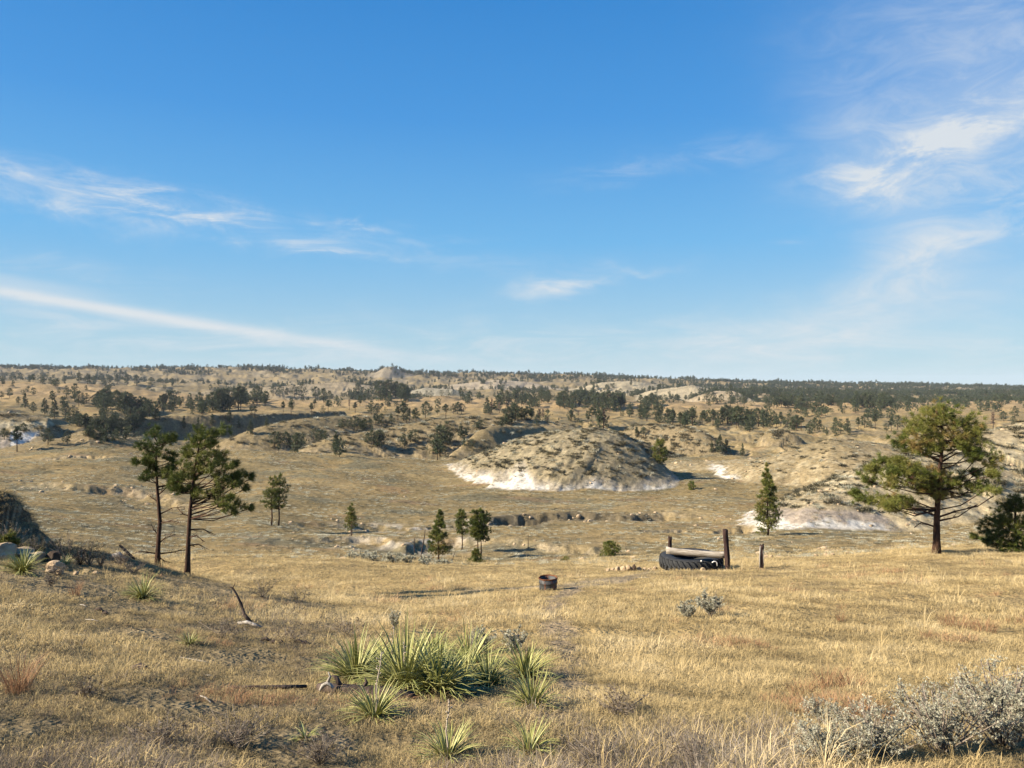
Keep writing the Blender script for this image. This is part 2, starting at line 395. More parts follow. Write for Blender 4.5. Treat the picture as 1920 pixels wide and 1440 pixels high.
    # trodden path past the barrel
    d, _, _, _ = poly_dist(x, y, [(*W(a, q), 0) for a, q in ((1052, 7.5), (1062, 10), (1068, 12.5), (1038, 15), (1030, 18.5), (1050, 21.5), (1090, 25), (1200, 29))])
    C = lp(C, (.30, .235, .165), (1 - sst(.16, .55, d + .25 * fbm(x / .7, y / .7, 2, 150))) * .8)
    d, _, _, _ = poly_dist(x, y, [(*W(a, q), 0) for a, q in ((900, 27), (1028, 25.5), (1100, 27), (1200, 31), (1235, 33))])
    C = lp(C, (.36, .29, .20), (1 - sst(.3, 1.3, d + .8 * fbm(x / 1.5, y / 1.5, 2, 151))) * .75)
    C = lp(C, (.17, .13, .09), .55 * np.exp(-(((u - 830) / 200) ** 2 + ((yy - 8) / 1.3) ** 2)))   # darker bare patch under the soapweed
    # split faces: near ground / hills / the named hills
    ii = np.arange(nx - 1)[None, :] + nx * np.arange(ny - 1)[:, None]
    Q = np.stack([ii, ii + 1, ii + nx + 1, ii + nx], -1).reshape(-1, 4)
    r4 = reg[Q].max(1); fy = y[Q[:, 0]]
    cls = np.where(r4 > 0, r4 + 1, np.where(fy < 300, 0, 1))
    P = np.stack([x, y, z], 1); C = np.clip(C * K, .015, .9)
    names = ['ground', 'hills', 'clay_hill', 'clay_hill', 'clay_hill', 'clay_hill']
    labs = ['dry grass slope and plain running down from the camera', 'rolling grassland and badland ridges out to the skyline',
            'domed clay hill dotted with brush, white chalky foot, in the middle', 'pale rocky hillside with a white clay foot on the right',
            'low tan mound between the domed hill and the right pine', 'pale bluff with a shaded white face at the left edge']
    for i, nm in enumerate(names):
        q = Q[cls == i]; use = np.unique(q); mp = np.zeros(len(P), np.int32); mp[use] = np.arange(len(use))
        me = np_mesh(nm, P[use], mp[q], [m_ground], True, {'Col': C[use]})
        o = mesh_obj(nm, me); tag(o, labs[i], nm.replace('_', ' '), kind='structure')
build_ground()

# ------------------------------------------------------------------ scattered cover (uncountable): instances on points
def scatter(name, P, rotz, scale, idx, tint, sources, label, cat='ground cover', tilt=None):
    src = bpy.data.collections.new(name + '_sources')
    for i, me in enumerate(sources):
        o = bpy.data.objects.new('%s_%02d' % (name, i), me); src.objects.link(o)
    me = bpy.data.meshes.new(name); me.vertices.add(len(P)); me.vertices.foreach_set('co', np.asarray(P, np.float32).ravel())
    rot = np.zeros((len(P), 3), np.float32); rot[:, 2] = rotz
    if tilt is not None: rot[:, 0] = tilt[:, 0]; rot[:, 1] = tilt[:, 1]
    at = me.attributes.new('irot', 'FLOAT_VECTOR', 'POINT'); at.data.foreach_set('vector', rot.ravel())
    sc = np.asarray(scale, np.float32); sc = np.repeat(sc[:, None], 3, 1) if sc.ndim == 1 else sc
    at = me.attributes.new('iscl', 'FLOAT_VECTOR', 'POINT'); at.data.foreach_set('vector', np.ascontiguousarray(sc, np.float32).ravel())
    at = me.attributes.new('iidx', 'INT', 'POINT'); at.data.foreach_set('value', np.asarray(idx, np.int32))
    at = me.attributes.new('tint', 'FLOAT', 'POINT'); at.data.foreach_set('value', np.asarray(tint, np.float32))
    o = mesh_obj(name, me)
    g = bpy.data.node_groups.new(name, 'GeometryNodeTree')
    g.interface.new_socket('Geometry', in_out='INPUT', socket_type='NodeSocketGeometry'); g.interface.new_socket('Geometry', in_out='OUTPUT', socket_type='NodeSocketGeometry')
    gi = g.nodes.new('NodeGroupInput'); go = g.nodes.new('NodeGroupOutput'); ip = g.nodes.new('GeometryNodeInstanceOnPoints')
    ci = g.nodes.new('GeometryNodeCollectionInfo'); ci.inputs[0].default_value = src; ci.inputs['Separate Children'].default_value = True; ci.inputs['Reset Children'].default_value = True
    def na(nm, ty):
        n = g.nodes.new('GeometryNodeInputNamedAttribute'); n.data_type = ty; n.inputs['Name'].default_value = nm; return n.outputs['Attribute']
    g.links.new(gi.outputs[0], ip.inputs['Points']); g.links.new(ci.outputs[0], ip.inputs['Instance'])
    ip.inputs['Pick Instance'].default_value = True
    g.links.new(na('iidx', 'INT'), ip.inputs['Instance Index']); g.links.new(na('irot', 'FLOAT_VECTOR'), ip.inputs['Rotation']); g.links.new(na('iscl', 'FLOAT_VECTOR'), ip.inputs['Scale'])
    g.links.new(ip.outputs[0], go.inputs[0])
    md = o.modifiers.new('scatter', 'NODES'); md.node_group = g
    tag(o, label, cat, kind='stuff'); return o

def blades(n, h, spread, w, seed, lean=.35, curl=.3, segs=2, fan=0.):
    """a tuft of thin tapering blades"""
    r = np.random.default_rng(seed); a = r.uniform(0, 2 * math.pi, n); rad = spread * np.sqrt(r.random(n))
    b0 = np.stack([rad * np.cos(a), rad * np.sin(a), np.full(n, -.02)], 1)
    az = a + r.normal(0, .9, n); ln = h * r.uniform(.45, 1.1, n); le = np.abs(r.normal(0, lean, n)) + fan * rad / max(spread, 1e-6)
    dirh = np.stack([np.cos(az), np.sin(az), np.zeros(n)], 1); V = []; Fq = []; Ft = []
    side = np.stack([-np.sin(az + r.normal(0, 1, n)), np.cos(az), np.zeros(n)], 1); ww = w * r.uniform(.6, 1.3, n)
    tv = r.random(n); T = []
    for k in range(segs + 1):
        t = k / segs; ang = le + curl * t * t * 2.2
        p = b0 + (dirh * np.sin(ang)[:, None] + np.array([0, 0, 1.]) * np.cos(ang)[:, None]) * (ln * t)[:, None]
        if k < segs:
            hw = (ww * (1 - .45 * t))[:, None] * .5
            V += [p - side * hw, p + side * hw]; T += [tv, tv]
        else: V += [p]; T += [tv]
    V = np.concatenate(V); T = np.concatenate(T); i = np.arange(n)
    for k in range(segs - 1):
        o = 2 * k * n; Fq.append(np.stack([o + i, o + n + i, o + 3 * n + i, o + 2 * n + i], 1))
    o = 2 * (segs - 1) * n; Ft.append(np.stack([o + i, o + n + i, o + 2 * n + i], 1))
    return V, Fq + Ft, T

def grass_mat(name, stops):
    m, nt, b = newmat(name, .75, .1)
    t1 = attr(nt, 'tv', 'GEOMETRY', 'Fac'); t2 = attr(nt, 'tint', 'INSTANCER', 'Fac')
    md = nt.nodes.new('ShaderNodeMath'); md.operation = 'MULTIPLY_ADD'; md.inputs[1].default_value = .35; nt.links.new(t1, md.inputs[0])
    m2 = nt.nodes.new('ShaderNodeMath'); m2.operation = 'MULTIPLY_ADD'; m2.inputs[1].default_value = .8; m2.inputs[2].default_value = -.08; nt.links.new(t2, m2.inputs[0]); nt.links.new(m2.outputs[0], md.inputs[2])
    c = ramp(nt, md.outputs[0], [(p, tuple(.90 * v for v in q)) for p, q in stops]); nt.links.new(c, b.inputs['Base Color'])
    tr = nt.nodes.new('ShaderNodeBsdfTranslucent'); nt.links.new(c, tr.inputs[0]); mx = nt.nodes.new('ShaderNodeMixShader'); mx.inputs[0].default_value = .28
    out = nt.nodes['Material Output']; nt.links.new(b.outputs[0], mx.inputs[1]); nt.links.new(tr.outputs[0], mx.inputs[2]); nt.links.new(mx.outputs[0], out.inputs[0])
    return m
m_grass = grass_mat('dry_grass', [(0, (.13, .105, .06)), (.22, (.27, .21, .115)), (.45, (.43, .33, .162)), (.7, (.60, .455, .22)), (1, (.70, .57, .34))])
m_red = grass_mat('red_grass', [(0, (.22, .12, .065)), (.5, (.42, .24, .13)), (1, (.56, .38, .21))])
m_sage = grass_mat('sage_leaf', [(0, (.22, .21, .15)), (.4, (.46, .44, .32)), (1, (.74, .71, .55))])
m_brush = grass_mat('woody_brush', [(0, (.07, .052, .04)), (.5, (.19, .15, .11)), (1, (.42, .355, .28))])
m_dark = grass_mat('dark_scrub', [(0, (.06, .055, .035)), (.5, (.14, .125, .075)), (1, (.24, .21, .12))])
def tuft(name, n, h, spread, w, seed, mat, **k):
    V, Fc, T = blades(n, h, spread, w, seed, **k); return np_mesh(name, V, Fc, [mat], False, {'tv': T})

def view_points(n, y0, y1, umin=-150, umax=2070, power=1.0, r=rng):
    """points inside the widened field of view; density falls with distance"""
    t = r.random(n); e = 2 - power * 2
    if abs(e) < 1e-6: y = y0 * (y1 / y0) ** t
    else: y = (y0 ** e + t * (y1 ** e - y0 ** e)) ** (1 / e)
    u = r.uniform(umin, umax, n); return (u - 960) / F * y, y, u

def near_grass():
    short = [tuft('short_grass', 56, .085, .17, .0055, 200 + i, m_grass, lean=.8, curl=.6) for i in range(4)]
    gold = [tuft('golden_grass', 50, .125, .15, .0048, 210 + i, m_grass, lean=.35, curl=.4) for i in range(4)]
    tall = [tuft('tall_grass', 12, .32, .08, .0042, 220 + i, m_grass, lean=.22, curl=.2, segs=3) for i in range(3)]
    dark = [tuft('litter', 34, .075, .17, .008, 230 + i, m_dark, lean=1.0, curl=.4) for i in range(2)]
    red = [tuft('reddish_grass', 26, .22, .12, .005, 240 + i, m_red, lean=.25, curl=.3) for i in range(2)]
    twg = [tuft('twigs', 24, .17, .16, .0045, 250 + i, m_brush, lean=.8, curl=.25) for i in range(3)]
    src = short + gold + tall + dark + red + twg
    xo = rng.uniform(-17.5, -12.0, 1500); yo = rng.uniform(19.3, 22.5, 1500)
    x1, y1, u1 = view_points(90000, 4.2, 60, power=.62); x2, y2, u2 = view_points(34000, 4.2, 14, power=.8)
    x = np.concatenate([x1, x2, xo]); y = np.concatenate([y1, y2, yo]); u = 960 + F * x / y; n = len(x)
    z = height(x, y); p1 = fbm(x / 3.5, y / 3.0, 3, 301); p2 = fbm(x / 1.1, y / 1.0, 2, 302)
    left = 1 - sst(-50, 70, (u - (640 - 12 * np.maximum(y - 17, 0)))); left *= 1 - sst(22, 27, y)
    low = (1 - sst(6.8, 8.6, y))
    isg = rng.random(n) < np.clip(.95 - .85 * left - .45 * low * (u < 1500), .06, 1) * np.where(p1 < -.16, .45, 1)
    idx = np.where(isg, 4 + rng.integers(0, 4, n), rng.integers(0, 4, n))
    tl = rng.random(n) < np.where(left > .5, .03, .02) * (1 + 3 * (p1 > .15)); idx = np.where(tl, 8 + rng.integers(0, 3, n), idx)
    dk = (rng.random(n) < .10 + .30 * left + .2 * low) & (p2 < .10); idx = np.where(dk, 11 + rng.integers(0, 2, n), idx)
    rd = (rng.random(n) < .25 * sst(.38, .5, fbm(x / 2.4 + 7, y / 1.8, 2, 305))) & (y < 32); idx = np.where(rd, 13 + rng.integers(0, 2, n), idx)
    tw = (rng.random(n) < .5 * low * (u < 1520) * sst(-.1, .2, p1 + .4 * p2) + .3 * np.exp(-(((u - 560) / 120) ** 2 + ((y - 14) / 3.) ** 2)) + .09 * left); idx = np.where(tw, 15 + rng.integers(0, 3, n), idx)
    sc = rng.uniform(.6, 1.25, n) * np.interp(y, [4, 12, 25, 60], [.8, 1.0, 1.2, 1.7]) * (1 + .9 * np.clip(p1 + .5 * p2, -.5, .6))
    sc *= np.where(left > .5, np.where(idx < 8, .95, .8), 1); sc = np.where((idx >= 4) & (idx < 8) & (y > 24), sc * .75, sc)
    tint = np.clip(.52 + .65 * p1 + .45 * p2 + .10 * rng.normal(size=n) - .10 * left - .06 * low + .05 * isg, 0, 1)
    d, _, _, _ = poly_dist(x, y, [(*W(a, q), 0) for a, q in ((1052, 7.5), (1062, 10), (1068, 12.5), (1038, 15), (1030, 18.5), (1050, 21.5), (1090, 25), (1200, 29))])
    d2, _, _, _ = poly_dist(x, y, [(*W(a, q), 0) for a, q in ((980, 26), (1028, 25.0), (1100, 27), (1200, 31), (1235, 33))])
    bare = np.exp(-(((u - 840) / 190) ** 2 + ((y - 8.1) / .8) ** 2))
    keep = (rng.random(n) < .08 + sst(.15, .62, d + .35 * p2)) & (d2 > .5 * rng.random(n) + .15) & (rng.random(n) > bare * .8) & (rng.random(n) < np.where(p1 + .5 * p2 < -.20, .38, 1))
    br = np.hypot(x - W(1028, 24)[0], y - 24) > .36; keep &= br & (np.hypot(x - W(1296, 33.3)[0], y - 33.3) > 1.40)
    P = np.stack([x, y, z], 1)[keep]
    scatter('grass', P, rng.uniform(0, 6.28, keep.sum()), sc[keep], idx[keep], tint[keep], src, 'dry golden and brown prairie grass covering the near slope', 'grass',
            np.stack([rng.normal(0, .12, keep.sum()), rng.normal(.06, .12, keep.sum())], 1))
near_grass()

def plain_scrub():
    g = [tuft('far_tuft', 46, .42, .42, .022, 400 + i, m_grass, lean=.5, curl=.4) for i in range(3)]
    s = [tuft('far_sage', 60, .42, .34, .030, 410 + i, m_sage, lean=.7, curl=.3) for i in range(2)]
    k = [tuft('far_scrub', 60, .40, .34, .032, 420 + i, m_dark, lean=.7, curl=.3) for i in range(2)]
    x, y, u = view_points(85000, 44, 330, power=.5); n = len(x)
    z = height(x, y); p = fbm(x / 16, y / 12, 3, 430); q = fbm(x / 4, y / 4, 2, 431)
    keep = (rng.random(n) < .55 + 1.2 * q); r = rng.random(n)
    idx = np.where(r < .55 - .5 * p, rng.integers(0, 3, n), np.where(r < .86, 3 + rng.integers(0, 2, n), 5 + rng.integers(0, 2, n)))
    sc = rng.uniform(.5, 1.2, n) * np.interp(y, [44, 120, 330], [.55, .75, 1.15]); flat = np.stack([sc * 1.3, sc * 1.3, sc * .8], 1)
    tint = np.clip(.46 + .5 * p + .12 * rng.normal(size=n), 0, 1)
    P = np.stack([x, y, z], 1)
    scatter('prairie_scrub', P[keep], rng.uniform(0, 6.28, keep.sum()), flat[keep], idx[keep], tint[keep], g + s + k, 'tufts of grass and grey scrub thinly covering the plain below', 'scrub')
    # brush dotted over the clay hills
    pts = []
    for key, m_, dens in (('dome', 40, 6500), ('righthill', 55, 6500), ('midmound', 40, 1300), ('bluff', 20, 260), ('rsp1', 22, 900), ('rsp2', 18, 1300), ('rsp3', 20, 500), ('zhill', 25, 1100), ('yhill', 22, 600), ('spur', 14, 200), ('xcliff', 16, 700)):
        P0 = np.array(RP[key][0]); bx = rng.uniform(P0[:, 0].min() - m_, P0[:, 0].max() + m_, dens * 2); by = rng.uniform(P0[:, 1].min() - m_, P0[:, 1].max() + 12, dens * 2); far_ = key not in ('dome', 'righthill', 'midmound')
        zz, uu, yy_, rk, gm, info, rg = height(bx, by, True); ix, hd, d, side, arc = info[key]
        ok = ix[(hd > (1.2 if far_ else 3.2 if key != 'righthill' else 2.8)) & (rng.random(len(ix)) < .5 + .9 * fbm(bx[ix] / 6, by[ix] / 6, 2, 440))]
        pts.append(np.stack([bx[ok], by[ok], zz[ok]], 1))
    P = np.concatenate(pts); n = len(P)
    b = [tuft('hill_brush', 110, .75, .5, .07, 450 + i, m_dark, lean=.9, curl=.3) for i in range(3)] + [tuft('hill_sage', 90, .6, .42, .05, 460 + i, m_sage, lean=.9, curl=.3) for i in range(2)]
    sc = (.5 + 1.3 * rng.random(n) ** 1.6) * np.interp(P[:, 1], [250, 330], [1, 1.9])
    scatter('hill_brush', P, rng.uniform(0, 6.28, n), np.stack([sc * 1.15, sc * 1.15, sc * .85], 1), rng.integers(0, 5, n), rng.uniform(.1, .8, n), b, 'low dark brush dotting the clay hills', 'brush')
plain_scrub()
# ------------------------------------------------------------------ pines
def bark(name, a, b_, c_):
    return simple_mat(name, [(.3, a), (.5, b_), (.72, c_)], 9, .95, (1, 1, .25), 1., .03, 5)
m_bark = bark('pine_bark', (.025, .016, .012), (.075, .042, .028), (.15, .085, .055))
m_snag = bark('dead_wood', (.03, .022, .018), (.07, .05, .04), (.16, .12, .10))
m_grey = bark('weathered_wood', (.16, .14, .12), (.36, .32, .27), (.62, .57, .50))
def needle_mat(name, stops):
    m, nt, b = newmat(name, .6, .2)
    t1 = attr(nt, 'tv', 'GEOMETRY', 'Fac'); oi = nt.nodes.new('ShaderNodeObjectInfo')
    md = nt.nodes.new('ShaderNodeMath'); md.operation = 'MULTIPLY_ADD'; md.inputs[1].default_value = .30; nt.links.new(oi.outputs['Random'], md.inputs[0]); nt.links.new(t1, md.inputs[2])
    c = ramp(nt, md.outputs[0], [(p, tuple(.85 * v for v in q)) for p, q in stops]); nt.links.new(c, b.inputs['Base Color'])
    tr = nt.nodes.new('ShaderNodeBsdfTranslucent'); nt.links.new(c, tr.inputs[0]); mx = nt.nodes.new('ShaderNodeMixShader'); mx.inputs[0].default_value = .2
    out = nt.nodes['Material Output']; nt.links.new(b.outputs[0], mx.inputs[1]); nt.links.new(tr.outputs[0], mx.inputs[2]); nt.links.new(mx.outputs[0], out.inputs[0])
    return m
m_needle = needle_mat('pine_needles', [(0, (.03, .048, .014)), (.35, (.07, .095, .020)), (.6, (.13, .15, .030)), (.9, (.22, .205, .05)), (1, (.26, .18, .06))])
m_needle_far = needle_mat('pine_needles_grey_green', [(0, (.035, .052, .026)), (.5, (.065, .082, .04)), (.85, (.10, .11, .055)), (1, (.14, .11, .065))])
m_rust = needle_mat('pine_needles_brown', [(0, (.10, .06, .04)), (.5, (.17, .11, .075)), (1, (.24, .17, .12))])

def tube(pts, radii, n=7, wob=0., seed=0):
    pts = [Vector(p) for p in pts]; r = np.random.default_rng(seed); V = []; Q = []
    up = Vector((.3, .2, 1)).normalized()
    for i, (p, ra) in enumerate(zip(pts, radii)):
        t = (pts[min(i + 1, len(pts) - 1)] - pts[max(i - 1, 0)]).normalized()
        a = t.cross(Vector((0, 1, 0)) if abs(t.y) < .9 else Vector((1, 0, 0))).normalized(); b_ = t.cross(a).normalized()
        for k in range(n):
            an = 2 * math.pi * k / n; q = ra * (1 + wob * (r.random() - .5))
            V.append(tuple(p + a * math.cos(an) * q + b_ * math.sin(an) * q))
    for i in range(len(pts) - 1):
        for k in range(n):
            Q.append((i * n + k, i * n + (k + 1) % n, (i + 1) * n + (k + 1) % n, (i + 1) * n + k))
    m = len(V); V.append(tuple(pts[0])); V.append(tuple(pts[-1])); T = []
    for k in range(n):
        T.append((m, (k + 1) % n, k)); T.append((m + 1, (len(pts) - 1) * n + k, (len(pts) - 1) * n + (k + 1) % n))
    return np.array(V), [np.array(Q), np.array(T)]
class MB:
    """collects shapes into one mesh"""
    def __init__(s): s.V = []; s.F = {}; s.n = 0; s.m = {}
    def add(s, V, Fs, mi=0):
        if not isinstance(Fs, (list, tuple)): Fs = [Fs]
        for f in Fs:
            f = np.asarray(f)
            if len(f): s.F.setdefault(f.shape[1], []).append(f + s.n); s.m.setdefault(f.shape[1], []).append(np.full(len(f), mi))
        s.V.append(np.asarray(V, float)); s.n += len(V); return s
    def tube(s, pts, radii, n=7, wob=0., seed=0, mi=0): V, Fs = tube(pts, radii, n, wob, seed); return s.add(V, Fs, mi)
    def box(s, c, h, rot=None, mi=0, jit=0., seed=0):
        r = np.random.default_rng(seed)
        V = np.array([(x, y, z) for x in (-1, 1) for y in (-1, 1) for z in (-1, 1)], float) * np.array(h)
        V += r.normal(0, 1, V.shape) * jit
        if rot is not None: V = V @ np.array(Euler(rot).to_matrix()).T
        return s.add(V + np.array(c), np.array([(0, 1, 3, 2), (4, 6, 7, 5), (0, 4, 5, 1), (2, 3, 7, 6), (0, 2, 6, 4), (1, 5, 7, 3)]), mi)
    def build(s, name, mats, parent=None, smooth=True):
        ks = sorted(s.F); Fs = [np.concatenate(s.F[k]) for k in ks]; mi = np.concatenate([np.concatenate(s.m[k]) for k in ks])
        me = np_mesh(name, np.concatenate(s.V), Fs, mats if isinstance(mats, (list, tuple)) else [mats], smooth, None, mi)
        return mesh_obj(name, me, parent)

def needles(cent, outd, nper, ln, w, r, tv):
    """bursts of needles at tuft centres; outd = outward direction per tuft"""
    n = len(cent) * nper; c = np.repeat(cent, nper, 0); o = np.repeat(outd, nper, 0)
    d = r.normal(size=(n, 3)); d /= np.linalg.norm(d, axis=1)[:, None]; d = d + o * .75 + np.array([0, 0, .25]); d /= np.linalg.norm(d, axis=1)[:, None]
    s = np.cross(d, r.normal(size=(n, 3))); s /= np.linalg.norm(s, axis=1)[:, None]
    L = ln * r.uniform(.6, 1.15, n)[:, None]; st = c + r.normal(0, ln * .12, (n, 3)); hw = w * .5
    V = np.stack([st - s * hw, st + s * hw, st + d * L], 1).reshape(-1, 3)
    return V, np.arange(n * 3).reshape(-1, 3), np.repeat(np.repeat(tv, nper), 3)

def crown_mesh(name, lobes, per, nper, ln, w, seed, mat, trunk_at, branch_r=.02, twig=True, tvb=.45):
    """lobes: (x, y, z, rx, rz) ellipsoids of tufts; returns crown mesh and a branch MB"""
    r = np.random.default_rng(seed); C = []; O = []; TV = []; br = MB()
    zmin = min(l[2] for l in lobes) * .88
    for (lx, ly, lz, rx, rz) in lobes:
        n = max(3, int(per)); p = r.normal(size=(n, 3)); p /= np.linalg.norm(p, axis=1)[:, None]
        p *= (r.random(n) ** .45)[:, None]; p[:, 2] = np.where(p[:, 2] < -.3, p[:, 2] * .6, p[:, 2])
        q = p * np.array([rx, rx * .9, rz]) + np.array([lx, ly, lz]); t = trunk_at(max(lz - r.uniform(.15, .65) * math.hypot(lx, ly), zmin))
        o = q - np.array([t[0], t[1], lz - rz]); o /= (np.linalg.norm(o, axis=1)[:, None] + 1e-6)
        q = q + r.normal(0, .18, q.shape) * rx; C.append(q); O.append(o); TV.append(np.clip(tvb + r.normal(0, .14) + .09 * r.normal(size=n), 0, 1))
        if twig:
            c = np.array([lx, ly, lz - rz * .35]); m1 = (t + c) / 2 + np.array([0, 0, -.06 * np.linalg.norm(c - t)]) + r.normal(0, .03, 3) * np.linalg.norm(c - t)
            br.tube([t, m1, c], [branch_r * 1.3, branch_r, branch_r * .55], 5)
            for k in range(min(n, 7)): br.tube([c * .7 + m1 * .3 if k % 2 else c, (c + q[k]) / 2 + r.normal(0, .02, 3), q[k]], [branch_r * .5, branch_r * .38, branch_r * .2], 4)
    C = np.concatenate(C); O = np.concatenate(O); TV = np.concatenate(TV)
    V, T, tv = needles(C, O, nper, ln, w, r, TV)
    return np_mesh(name, V, T, [mat], False, {'tv': tv}), br

def pine(u, v, dist, label, trunk, lobes, bare=(), rad=.1, per=34, nper=26, ln=.19, w=.02, seed=1, cat='pine tree', group=None, depth=1.0, mat=None, extra_depth=2, name='pine_tree', lw=1.12, tvb=.45):
    """trunk, lobes, bare branches in photograph pixels; real size from the distance"""
    x, y = W(u, dist); z = hz(x, y); s = dist / F; base = Vector((x, y, z - .05)); v0 = 720 - F * z / dist
    root = empty(name, base); tag(root, label, cat, group); r = np.random.default_rng(seed)
    P = lambda a, b_: np.array([(a - u) * s, 0, (v0 - b_) * s])
    tp = [P(*q) for q in trunk]; tp[0][2] -= .1
    for i, t in enumerate(tp[1:]): t[1] = .12 * math.sin(i * 2.1) * s * 10
    tz = np.array([t[2] for t in tp]); H = tz[-1]
    def at(zz): return np.array([np.interp(zz, tz, [t[k] for t in tp]) for k in range(3)])
    n = 9; zs = np.linspace(tz[0], H, n)
    mb = MB(); mb.tube([at(q) for q in zs], [rad * (1.35 if i == 0 else 1 - .8 * i / (n - 1)) for i in range(n)], 10, .25, seed)
    mb.build('trunk', m_bark, root)
    L = []
    for (a, b_, rx, rz) in lobes:
        rx, rz = rx * lw, rz * 1.35
        c = P(a, b_); hx = c[0] - at(c[2])[0]; R_ = max((abs(hx)), rx * s)
        for k in range(extra_depth):
            yy = (r.uniform(.15, 1.0) * (1, -1, .5, -.5)[k]) * R_ * depth + r.normal(0, .1)
            if abs(hx) > 1.2 * rx * s: yy *= .6
            L.append((c[0] + r.normal(0, .06), yy, c[2] + r.normal(0, .05), rx * s, rz * s))
    me, br = crown_mesh('crown', L, per, nper, ln, w, seed, mat or m_needle, at, rad * .16, tvb=tvb)
    mesh_obj('crown', me, root)
    for pth in bare:
        q = [P(*k) for k in pth]; dy = r.uniform(-.5, .5)
        for i, k in enumerate(q): k[1] = dy * i / max(1, len(q) - 1) * abs(q[-1][0] - q[0][0])
        br.tube(q, [rad * .28 * (1 - .75 * i / (len(q) - 1)) for i in range(len(q))], 5, .3, seed)
        for i in range(1, len(q)):
            for j in range(3):
                e = q[i] + np.array([r.normal(0, .22), r.normal(0, .2), r.normal(0, .16)]) * s * 40
                br.tube([q[i] + (q[i - 1] - q[i]) * r.random(), (q[i] + e) / 2 + r.normal(0, .02, 3), e], [rad * .09, rad * .06, rad * .03], 4)
    o = br.build('branches', m_bark, root)
    return root

pine(1757, 1040, 35, 'large bushy ponderosa pine with thick red-brown trunk, right of the big tyre',
 [(1757,1042),(1755,1000),(1757,960),(1760,920),(1763,870),(1768,830),(1766,795),(1755,768)],
 [(1770,772,28,14),(1742,784,32,14),(1800,788,28,14),(1722,806,28,13),(1698,824,20,12),(1770,806,32,14),(1822,806,20,15),(1808,828,24,14),(1740,832,22,12),(1712,838,18,9),
  (1846,858,18,13),(1818,846,24,12),(1782,832,22,11),(1840,884,14,6),(1685,884,28,12),(1652,900,20,13),(1708,882,24,12),(1726,902,24,14),(1756,894,20,15),(1790,904,24,11),(1828,908,24,10),(1772,924,20,9),(1742,918,16,9),
  (1650,940,18,9),(1670,946,20,10),(1698,942,20,8),(1634,936,9,4),(1676,866,16,8),(1660,880,14,7)],
 [[(1758,968),(1790,955),(1825,945),(1850,925)],[(1758,975),(1800,968),(1838,946)],[(1752,985),(1725,976),(1708,985)],[(1755,965),(1730,955),(1715,958)],[(1762,915),(1800,925),(1830,920)],[(1764,862),(1725,845),(1700,850)],[(1764,865),(1800,850),(1830,845)]],
 rad=.17, per=29, nper=40, ln=.25, w=.018, seed=5, extra_depth=2, lw=1.08, tvb=.47)
pine(295, 1058, 24.5, 'slim leaning-crowned pine, left one of the near pair, many dead lower limbs',
 [(295,1060),(297,1010),(300,965),(296,930),(294,890),(292,860),(295,825)],
 [(288,812,20,9),(275,835,16,11),(303,828,16,10),(295,848,20,11),(276,862,14,9),(318,858,14,9),(292,876,20,11),(308,888,18,10),(284,892,14,9),(322,876,12,8),(268,862,7,5),(324,822,6,7),(322,900,14,9),(336,892,12,9)],
 [[(297,925),(318,908),(335,896)],[(299,940),(285,932),(272,925)],[(300,978),(325,972),(345,974)],[(299,962),(322,950),(345,948)],[(299,1015),(312,1004),(332,998)],[(293,1035),(265,1030),(238,1038)],[(297,1036),(322,1034),(348,1030)],[(296,1040),(310,1050),(322,1052)],[(297,1000),(288,990),(284,980)]],
 rad=.085, per=14, nper=30, ln=.165, w=.0135, seed=6, lw=.9)
pine(350, 1083, 23.5, 'taller dark pine with crown swept to the right, right one of the near pair',
 [(350,1085),(352,1040),(353,1000),(357,955),(361,915),(364,875),(372,840),(378,815)],
 [(385,808,26,9),(412,808,14,8),(370,826,22,11),(400,826,18,11),(352,846,16,9),(382,848,26,12),(405,850,14,9),(350,872,18,11),(378,870,24,12),(400,868,18,11),(338,892,16,11),(362,892,18,10),(408,880,20,9),(420,896,20,9),(440,888,16,8),(458,890,8,5),(440,906,14,6),(330,908,12,9),(345,915,12,9),(405,912,16,7),(384,926,22,7),(368,918,10,8),(418,936,14,8),(438,946,16,8),(452,958,9,5),(452,918,8,4),(436,870,10,5)],
 [[(358,962),(380,955),(410,948),(440,955)],[(356,990),(378,990),(400,1002)],[(354,1005),(372,1000),(388,1010)],[(357,965),(340,962),(326,952)],[(358,940),(375,935),(395,925)],[(353,1020),(370,1018),(386,1028)]],
 rad=.09, per=14, nper=30, ln=.17, w=.0135, seed=7, lw=.80)
pine(1905, 1035, 36, 'bushy low pine cut by the right frame edge, branches to the ground',
 [(1905,1037),(1905,1000),(1904,960),(1906,925)],
 [(1905,936,14,9),(1890,952,18,9),(1915,950,16,10),(1880,968,18,9),(1910,972,24,11),(1868,978,14,7),(1892,988,22,9),(1925,985,22,12),(1862,996,16,7),(1885,1004,24,9),(1912,1006,24,10),(1860,1012,16,6),(1880,1020,20,7),(1905,1022,24,9),(1935,1012,22,12),(1845,1010,8,4)],
 rad=.11, per=28, nper=26, ln=.19, w=.02, seed=8)

